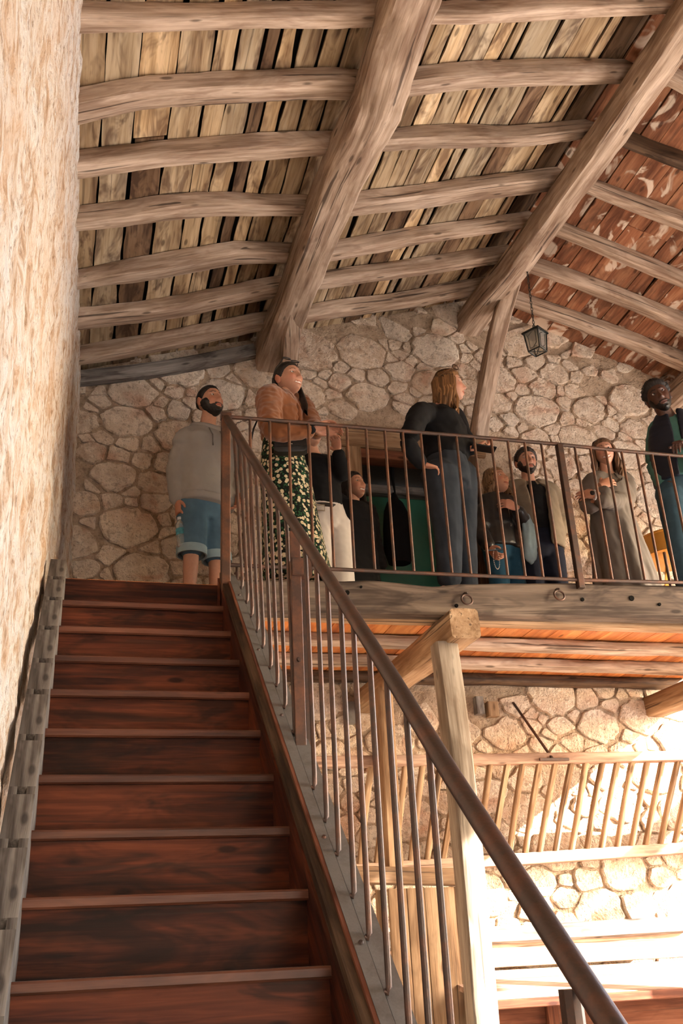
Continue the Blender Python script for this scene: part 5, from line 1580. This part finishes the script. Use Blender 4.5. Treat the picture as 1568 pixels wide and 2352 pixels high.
# ---------------------------------------------------------------- 6. blonde woman in a black leather jacket
Y = 3.37; bs = base_at(1152, 1255, Y)
Jb = lambda px_, py_2, y_: atY(px_, py_2, y_ - .08)
root = thing('person', (bs[0], Y, ZL), 'person in a black leather jacket and blue jeans holding a phone low', 'person', 'visitors on the balcony')
P = joints(Y, bs, (.35, -.93), (.30, -.95), 1.56)
P.update(head=Jb(1140, 1108, 3.43), neck=Jb(1136, 1156, 3.45), look=(.42, .22, .0))
P.update(sh_r=Jb(1108, 1178, 3.42), el_r=Jb(1104, 1225, 3.40), wr_r=Jb(1124, 1258, 3.30), sh_l=Jb(1168, 1172, 3.48), el_l=Jb(1204, 1205, 3.38), wr_l=Jb(1186, 1166, 3.24))
hd = [dict(wrist=P['wr_r'], d=(.35, -.3, -.8), pn=(.8, .1, .3), thumb=(.2, -.9, .3), curl=(.7, .9, .5)), dict(wrist=P['wr_l'], d=(-.9, -.1, .25), pn=(.0, 1, -.2), thumb=(0, .1, 1), curl=(.5, .6, .4))]
ob, M4, G = finish_body(P, root, LIGHT, dict(female=True, smile=.4, blush=.5, iris=(.05, .035, .025), gaze=(-.3, .5)), hd, .97)
make('hair', shell(G, M4, .97, scalp(.068, .036, -.06, -.02), .015, 6., .08), H_BLOND, root, smooth=180)
make('hair_lengths', long_hair(M4, .97, .25, 25, .02, .092, wave=.016, face_gap=1.05, rad=.0115), H_BLOND, root, smooth=60)
mb = MB(); torso(mb, [(P['pelvis'] + V((0, 0, -.02)), P['f_low'], .168, .13), (P['waist'], P['f_low'], .150, .12), (P['chest'], P['f_up'], .158, .125), (P['chest'] + V((0, 0, .08)), P['f_up'], .148, .108), (P['neck'] + V((0, 0, .0)), P['f_up'], .074, .068)])
sleeve(mb, P, 'r', (.074, .060, .046), .95); sleeve(mb, P, 'l', (.074, .060, .046), .85)
lj = garment('leather_jacket', mb, M_LEATHER, root, amp=.008, seed=41.)
fu = P['f_up']; b = MB(); b.tube([P['neck'] + fu * .085 + V((0, 0, -.05)), P['chest'] + fu * .128 + V((-.01, 0, 0)), P['waist'] + fu * .122], .004, 6); make('zip', b, M_SILVER, lj, smooth=60)
mb = MB(); c = P['el_l']; limb(mb, [P['el_l'] + V((-.01, -.06, .04)), P['el_l'] + V((0, -.07, -.10)), P['el_l'] + V((-.015, -.05, -.30))], [.03, .06, .045], 12, .45)
garment('denim_jacket', mb, M_DENIMLT, root, amp=.020, fx=22, fz=5, seed=45., label='pale denim jacket carried over the arm')
mb = MB(); legs_cloth(mb, P, (.093, .068, .052), 1.93); garment('blue_jeans', mb, cloth('deep_blue_denim', (.022, .075, .12), weave=330., var=.3), root, amp=.006, seed=43.)
for s in 'lr': shoe(root, P['an_' + s], P['f_low'], M_SHOE)
c = Jb(1137, 1263, 3.24); ph = thing('mobile_phone', c, 'mobile phone on a beaded strap held low by the leather jacket wearer', 'phone'); phone(ph, c, (.95, -.2, .05), (.1, -.4, .9))
b = MB()
for k in range(34):
    a = math.pi * 2 * k / 34; p = c + V((-.005 + .022 * math.cos(a), -.012, -.075 + .075 * math.sin(a)))
    b.tube([p + V((0, 0, -.003)), p, p + V((0, 0, .003))], [.002, .0036, .002], 6)
make('beaded_strap', b, plain('pearl_beads', (.55, .48, .40), .35), ph, smooth=60)

# ---------------------------------------------------------------- 7. man in the olive jacket
Y = 3.60; bs = base_at(1238, 1250, Y)
Jo = lambda px_, py_2, y_: atY(px_, py_2, y_ + .10)
root = thing('person', (bs[0], Y, ZL), 'person in an open olive jacket over a black shirt and navy trousers', 'person', 'visitors on the balcony')
P = joints(Y, bs, (-.15, -.98), (-.15, -.98), 1.74)
P.update(head=Jo(1208, 1063, 3.47), neck=Jo(1213, 1108, 3.50), chest=Jo(1224, 1155, 3.50), waist=Jo(1234, 1215, 3.50), pelvis=Jo(1238, 1258, 3.50), look=(-.12, -.04, .04))
P.update(sh_r=Jo(1172, 1128, 3.52), el_r=Jo(1172, 1200, 3.55), wr_r=Jo(1196, 1238, 3.45), sh_l=Jo(1262, 1130, 3.52), el_l=Jo(1294, 1195, 3.56), wr_l=Jo(1272, 1240, 3.46))
ob, M4, G = finish_body(P, root, LIGHT, dict(smile=.5, blush=.5, iris=(.04, .025, .015), brow=(.02, .012, .008), gaze=(-.2, 0)), None)
make('hair', shell(G, M4, 1, scalp(.066, .040, -.02, .0), .020, 7., .22), H_DARK, root, smooth=180)
make('beard', shell(G, M4, 1, beard_mask(), .006, 8., .3), H_DARK, root, smooth=180)
mb = MB(); torso(mb, [(P['waist'] + V((0, 0, -.03)), P['f_low'], .14, .122), (P['chest'], P['f_up'], .15, .140), (P['chest'] + V((0, 0, .09)), P['f_up'], .13, .115), (P['neck'] + V((0, 0, -.015)), P['f_up'], .068, .066)]); garment('black_shirt', mb, M_BLK, root, amp=.005)
def open_jacket(P, name, mat, root, dims, gap, hem, seed, sl, cuts=(.97, .97), collar=.030, amp=.010):
    """jacket hanging open: sleeves and a torso shell with a slot down the front"""
    mb = MB()
    rows = []
    f_, u_ = P['f_low'], P['f_up']
    for c, f2_, w, d, g in ((P['pelvis'] + V((0, 0, hem)), f_, dims[0], dims[1], gap[0]), (P['waist'], f_, dims[2], dims[3], gap[1]), (P['chest'], u_, dims[4], dims[5], gap[2]), (P['chest'] + V((0, 0, .09)), u_, dims[4] * .93, dims[5] * .88, gap[3]), (P['neck'] + V((0, 0, -.02)), u_, .092, .084, gap[4])):
        n = 30; out, inn = [], []
        f2_ = V(f2_).normalized(); s_ = V((f2_.y, -f2_.x, 0))
        for k in range(n + 1):
            a = math.pi / 2 + g + (2 * math.pi - 2 * g) * k / n
            out.append(c + s_ * (math.cos(a) * w) + f2_ * (math.sin(a) * d))
            inn.append(c + s_ * (math.cos(a) * (w - .022)) + f2_ * (math.sin(a) * (d - .022)))
        rows.append(out + inn[::-1])
    mb.loft(rows, True)
    sleeve(mb, P, 'r', sl, cuts[0]); sleeve(mb, P, 'l', sl, cuts[1])
    g = garment(name, mb, mat, root, vox=.009, smooth=3, amp=amp, fx=8, fz=11, seed=seed)
    # turned-down collar
    c = P['neck'] + V((0, 0, -.01)); u = V(P['f_up']).normalized(); s_ = V((u.y, -u.x, 0)); b = MB(); rows = []
    for z, w, e in ((-.035, .108, .0), (.010, .082, 0), (.022, .080, 0), (.016, .092, 0), (-.028, .120, 0)):
        rows.append([c + s_ * (math.cos(a) * w) + u * (math.sin(a) * w * .85) + V((0, 0, z - .028 * max(0, math.sin(a)))) for a in [math.pi / 2 + .30 + (2 * math.pi - .60) * k / 26 for k in range(27)]])
    b.loft(rows, False, closed=False); make('collar', b, mat, g, smooth=60)
    return g
open_jacket(P, 'olive_jacket', M_OLIVE, root, (.20, .160, .205, .165, .195, .155), (.30, .28, .38, .46, .50), -.02, 51., (.088, .078, .056))
mb = MB(); legs_cloth(mb, P, (.10, .075, .062), 1.93); garment('navy_trousers', mb, M_NAVYTR, root, amp=.006, seed=53.)
for s in 'lr': shoe(root, P['an_' + s], P['f_low'], M_SHOE)

# ---------------------------------------------------------------- 8. woman in the long trench coat, arms crossed
Y = 3.05; bs = base_at(1410, 1260, Y)
root = thing('person', (bs[0], Y, ZL), 'person in a long taupe trench coat with crossed arms', 'person', 'visitors on the balcony')
P = joints(Y, bs, (-.35, -.94), (-.30, -.95), 1.63)
P.update(head=J(1387, 1042, 3.03), neck=J(1392, 1088, 3.06), chest=J(1398, 1130, 3.06), waist=J(1404, 1185, 3.05), pelvis=J(1410, 1228, 3.05), look=(-.45, -.06, .06))
P.update(sh_r=J(1360, 1108, 3.02), el_r=J(1348, 1168, 3.0), wr_r=J(1388, 1142, 2.86), sh_l=J(1434, 1105, 3.10), el_l=J(1438, 1152, 3.02), wr_l=J(1378, 1158, 2.88))
P['wr_r'] = J(1372, 1140, 2.86)
hd = [dict(wrist=J(1380, 1114, 2.86), d=(.85, .05, .38), pn=(.2, 1, -.2), thumb=(-.3, 0, 1), curl=(.2, .3, .2)), dict(wrist=J(1372, 1136, 2.84), d=(-.9, .2, .05), pn=(0, 1, -.3), thumb=(0, 0, 1), curl=(.3, .4, .3))]
ob, M4, G = finish_body(P, root, LIGHT, dict(female=True, smile=1., open_=.55, blush=.5, iris=(.04, .025, .018)), hd, .97)
make('hair', shell(G, M4, .97, scalp(.068, .038, -.06, -.02), .014, 9., .08), H_BROWN, root, smooth=180)
make('hair_lengths', long_hair(M4, .97, .33, 35, .015, .092, wave=.015, face_gap=.98, rad=.0115), H_BROWN, root, smooth=60)
mb = MB(); torso(mb, [(P['waist'], P['f_low'], .12, .11), (P['chest'], P['f_up'], .13, .125), (P['chest'] + V((0, 0, .07)), P['f_up'], .11, .10), (P['neck'] + V((0, 0, -.05)), P['f_up'], .07, .066)]); garment('white_top', mb, M_WHITE, root, amp=.003)
# coat body with a full skirt, front closed below the waist
rows = []; hem = V((bs[0] + .055, Y - .02, ZL + .075))
wst = P['waist'] + V((0, 0, -.02))
mb = MB(); n = 44; f_ = P['f_low']; s_ = V((f_.y, -f_.x, 0)); rings = []
for c, w, d, am in ((P['neck'] + V((0, 0, -.03)), .082, .072, 0), (P['chest'] + V((0, 0, .06)), .150, .108, 0), (P['chest'], .165, .128, .0), (wst, .152, .128, .02), (wst.lerp(hem, .18), .178, .150, .05), (wst.lerp(hem, .45), .205, .185, .09), (wst.lerp(hem, .75), .235, .215, .11), (wst.lerp(hem, .98), .262, .240, .12), (hem, .258, .236, .12)):
    rings.append(ell_ring(c, f_, w, d, n, mod=lambda a, am=am: 1 + am * (.7 * math.sin(7 * a + 1) + .4 * math.sin(11 * a))))
mb.loft(rings[::-1], True)
limb(mb, [P['neck'].lerp(P['sh_r'], .4) + V((0, 0, -.03)), P['sh_r'], P['el_r'], J(1392, 1128, 2.86)], [.076, .080, .070, .052], 12)
limb(mb, [P['neck'].lerp(P['sh_l'], .4) + V((0, 0, -.03)), P['sh_l'], P['el_l'], J(1382, 1150, 2.84)], [.076, .080, .072, .052], 12)
coat = garment('trench_coat', mb, M_TRENCH, root, vox=.011, smooth=3, amp=.011, fx=14, fz=4, seed=61.)
c = P['neck'] + V((0, 0, -.005)); u = V(P['f_up']).normalized(); s_ = V((u.y, -u.x, 0)); b = MB(); rws = []
for z, w in ((-.045, .110), (.006, .084), (.020, .082), (.012, .098), (-.040, .132)):
    rws.append([c + s_ * (math.cos(a) * w) + u * (math.sin(a) * w * .9) + V((0, 0, z - .05 * max(0, math.sin(a)))) for a in [math.pi / 2 + .42 + (2 * math.pi - .84) * k / 26 for k in range(27)]])
b.loft(rws, False, closed=False); make('collar', b, M_TRENCH, coat, smooth=60)
b = MB()
for g in (-1, 1): # white triangle of the top shows between two lapels
    p0 = c + u * .075 + s_ * (g * .035) + V((0, 0, -.05)); p1 = P['chest'] + u * .135 + V((0, 0, -.01)); p2 = P['chest'] + u * .125 + s_ * (g * .075) + V((0, 0, .03)); p3 = c + u * .05 + s_ * (g * .10) + V((0, 0, -.05))
    b.add([p0, p1, p2, p3, p0 + u * .008, p1 + u * .008, p2 + u * .008, p3 + u * .008], [(0, 1, 2, 3), (7, 6, 5, 4), (0, 4, 5, 1), (1, 5, 6, 2), (2, 6, 7, 3), (3, 7, 4, 0)])
make('lapels', b, M_TRENCH, coat, smooth=30)
b = MB(); p1 = P['chest'] + u * .136 + V((0, 0, .0)); b.add([c + u * .082 + s_ * .030 + V((0, 0, -.055)), c + u * .082 - s_ * .030 + V((0, 0, -.055)), p1, p1 + u * .003, c + u * .086 + s_ * .03 + V((0, 0, -.055)), c + u * .086 - s_ * .03 + V((0, 0, -.055))], [(0, 1, 2), (5, 4, 3), (0, 4, 5, 1), (1, 5, 3, 2), (2, 3, 4, 0)]); make('white_neckline', b, M_WHITE, root, smooth=0)
w_ = J(1368, 1134, 2.80); b = MB(); ring = [w_ + V((.012 * math.cos(a) * .4, math.cos(a) * .028 + .02, math.sin(a) * .032)) for a in [2 * math.pi * k / 18 for k in range(19)]]
b.tube(ring, .0075, 8, cap=False); make('watch_band', b, plain('white_watch_band', (.62, .60, .56), .5), root, smooth=60)
b = MB(); cc = J(1360, 1132, 2.785); b.tube([cc + V((0, .006, 0)), cc, cc + V((0, -.006, 0))], [.016, .019, .015], 14); make('watch_face', b, M_PLASTICBLK, root, smooth=40)
for s in 'lr': shoe(root, P['an_' + s], P['f_low'], M_SHOE)

# ---------------------------------------------------------------- 9. man in the navy gilet gripping the rail
Y = 2.42; bs = base_at(1566, 1240, Y)
root = thing('person', (bs[0], Y, ZL), 'person in a navy gilet over a mint hoodie gripping the rail', 'person', 'visitors on the balcony')
P = joints(Y, bs, (-.40, -.91), (-.50, -.86), 1.78)
P.update(head=J(1512, 914, 2.33), neck=J(1542, 962, 2.38), chest=J(1552, 1015, 2.40), waist=J(1558, 1085, 2.42), pelvis=J(1562, 1135, 2.42), look=(-.52, -.14, .30))
P.update(sh_r=J(1512, 985, 2.44), el_r=J(1502, 1062, 2.52), wr_r=J(1520, 1108, 2.42), sh_l=J(1592, 980, 2.38), el_l=J(1606, 1040, 2.24), wr_l=J(1562, 1024, 2.12))
P['hip_r'] = J(1545, 1145, 2.42); P['hip_l'] = J(1592, 1145, 2.44); P['kn_r'] = J(1558, 1240, 2.38); P['kn_l'] = J(1610, 1240, 2.38); P['an_r'] = V((J(1575, 1335, 2.42).x, 2.42, ZL + .085)); P['an_l'] = V((J(1625, 1335, 2.42).x, 2.42, ZL + .085))
hd = [dict(wrist=P['wr_l'], d=(-.62, -.62, -.12), pn=(-.05, .1, -1), thumb=(-.7, .5, 0), curl=(1.05, .55, .15)), dict(wrist=P['wr_r'], d=(.3, -.2, -.9), pn=(.9, 0, .2), thumb=(0, -1, 0), curl=(.5, .6, .4))]
ob, M4, G = finish_body(P, root, DEEP, dict(smile=0., blush=.1, iris=(.02, .012, .008), brow=(.006, .004, .003), lips=(.13, .055, .045), gaze=(-.2, .2)), hd, 1.02)
make('hair', shell(G, M4, 1.02, scalp(.070, .046, -.02, .004), .026, 10., .42), H_BLACK, root, smooth=180)
make('beard', shell(G, M4, 1.02, beard_mask(), .0035, 11., .4), H_BLACK, root, smooth=180)
mb = MB(); torso(mb, [(P['waist'] + V((0, 0, -.07)), P['f_low'], .150, .125), (P['waist'], P['f_low'], .150, .125), (P['chest'], P['f_up'], .165, .132), (P['chest'].lerp(P['neck'], .6), P['f_up'], .14, .11), (P['neck'], P['f_up'], .078, .07)])
sleeve(mb, P, 'r', (.078, .066, .052), .95); sleeve(mb, P, 'l', (.078, .066, .052), .93)
garment('mint_hoodie', mb, M_MINT, root, amp=.008, seed=71.)
mb = MB(); rows = []; 
for c, f2_, w, d, g in ((P['waist'] + V((0, 0, -.085)), P['f_low'], .178, .152, .16), (P['waist'], P['f_low'], .180, .154, .15), (P['chest'], P['f_up'], .192, .160, .13), (P['chest'].lerp(P['neck'], .55), P['f_up'], .172, .136, .16), (P['neck'] + V((0, 0, .035)), P['f_up'], .104, .094, .34)):
    n = 30; out, inn = [], []; f2_ = V(f2_).normalized(); s_ = V((f2_.y, -f2_.x, 0))
    for k in range(n + 1):
        a = math.pi / 2 + g + (2 * math.pi - 2 * g) * k / n
        q_ = 1 + .02 * math.sin(k * 1.3)
        out.append(c + s_ * (math.cos(a) * w * q_) + f2_ * (math.sin(a) * d * q_)); inn.append(c + s_ * (math.cos(a) * (w - .028)) + f2_ * (math.sin(a) * (d - .028)))
    rows.append(out + inn[::-1])
mb.loft(rows, True); garment('navy_gilet', mb, M_NAVY, root, vox=.009, smooth=2, amp=.004, fx=5, fz=26, seed=73.)
mb = MB(); legs_cloth(mb, P, (.108, .082, .068), 1.93); garment('blue_jeans', mb, M_DENIMTEAL, root, amp=.006, fx=6, fz=7, seed=75.)
for s in 'lr': shoe(root, P['an_' + s], P['f_low'], M_SNEAK)

# ---------------------------------------------------------------- sack hanging in the doorway and the yellow drum
c = J(905, 1200, 4.04); zt = DZ1 - .05
sk = thing('hanging_sack', V((c.x, c.y, c.z - .25)), 'dark sack hanging by a cord in front of the green door', 'sack')
tp_ = J(905, 1140, 4.04)
b = MB(); b.tube([V((tp_.x, 4.04, DZ1 + .01)), V((tp_.x, 4.04, DZ1 - .12)), V((tp_.x + .01, 4.04, tp_.z + .02))], [.016, .015, .006], 8); make('cord', b, M_BLK, sk, smooth=60)
b = MB(); zz2 = tp_.z
for z, w in ((.03, .016), (-.02, .035), (-.06, .085), (-.14, .125), (-.30, .145), (-.48, .150), (-.58, .11)): pass
b.loft([ell_ring(V((tp_.x, 4.04, zz2 + z)), V((0, -1, 0)), w, w * .75, 18, mod=lambda a: 1 + .05 * math.sin(5 * a)) for z, w in ((.03, .014), (-.02, .030), (-.06, .065), (-.14, .095), (-.30, .115), (-.48, .12), (-.58, .09))][::-1], True); make('sack_cloth', b, M_BLKCOAT, sk, smooth=60)
Yd = 3.42; a = J(1474, 1245, Yd); zt, zb = J(1510, 1236, Yd).z, J(1510, 1283, Yd).z
cx = a.x + .27
dr = thing('yellow_drum', (cx, Yd, ZL), 'round yellow drum standing on thin dark legs beside the trench coat', 'drum')
M_YEL = plain('yellow_enamel', (.62, .30, .045), .3, 0, .5, var=.2, scale=6.)
b = MB(); b.tube([(cx, Yd, z) for z in (zb, zb + .004, zb + .016, zb + .02, zt - .02, zt - .016, zt - .004, zt)], [.262, .272, .272, .264, .264, .272, .272, .262], 40); make('drum_shell', b, M_YEL, dr, smooth=40)
for k in range(4):
    an_ = math.radians(35 + 90 * k); p = V((cx + math.cos(an_) * .22, Yd + math.sin(an_) * .22, 0))
    b = MB(); b.tube([V((p.x, p.y, ZL)), V((p.x, p.y, zb + .01))], .012, 8); make('leg', b, M_IRON, dr, smooth=60)
    p2 = V((cx + math.cos(an_ + math.pi / 2) * .22, Yd + math.sin(an_ + math.pi / 2) * .22, 0))
    b = MB(); b.bar(V((p.x, p.y, ZL + .08)), V((p2.x, p2.y, zb - .12)), .030, .008, (0, 0, 1), .002); make('brace', b, M_YEL, dr, smooth=30)
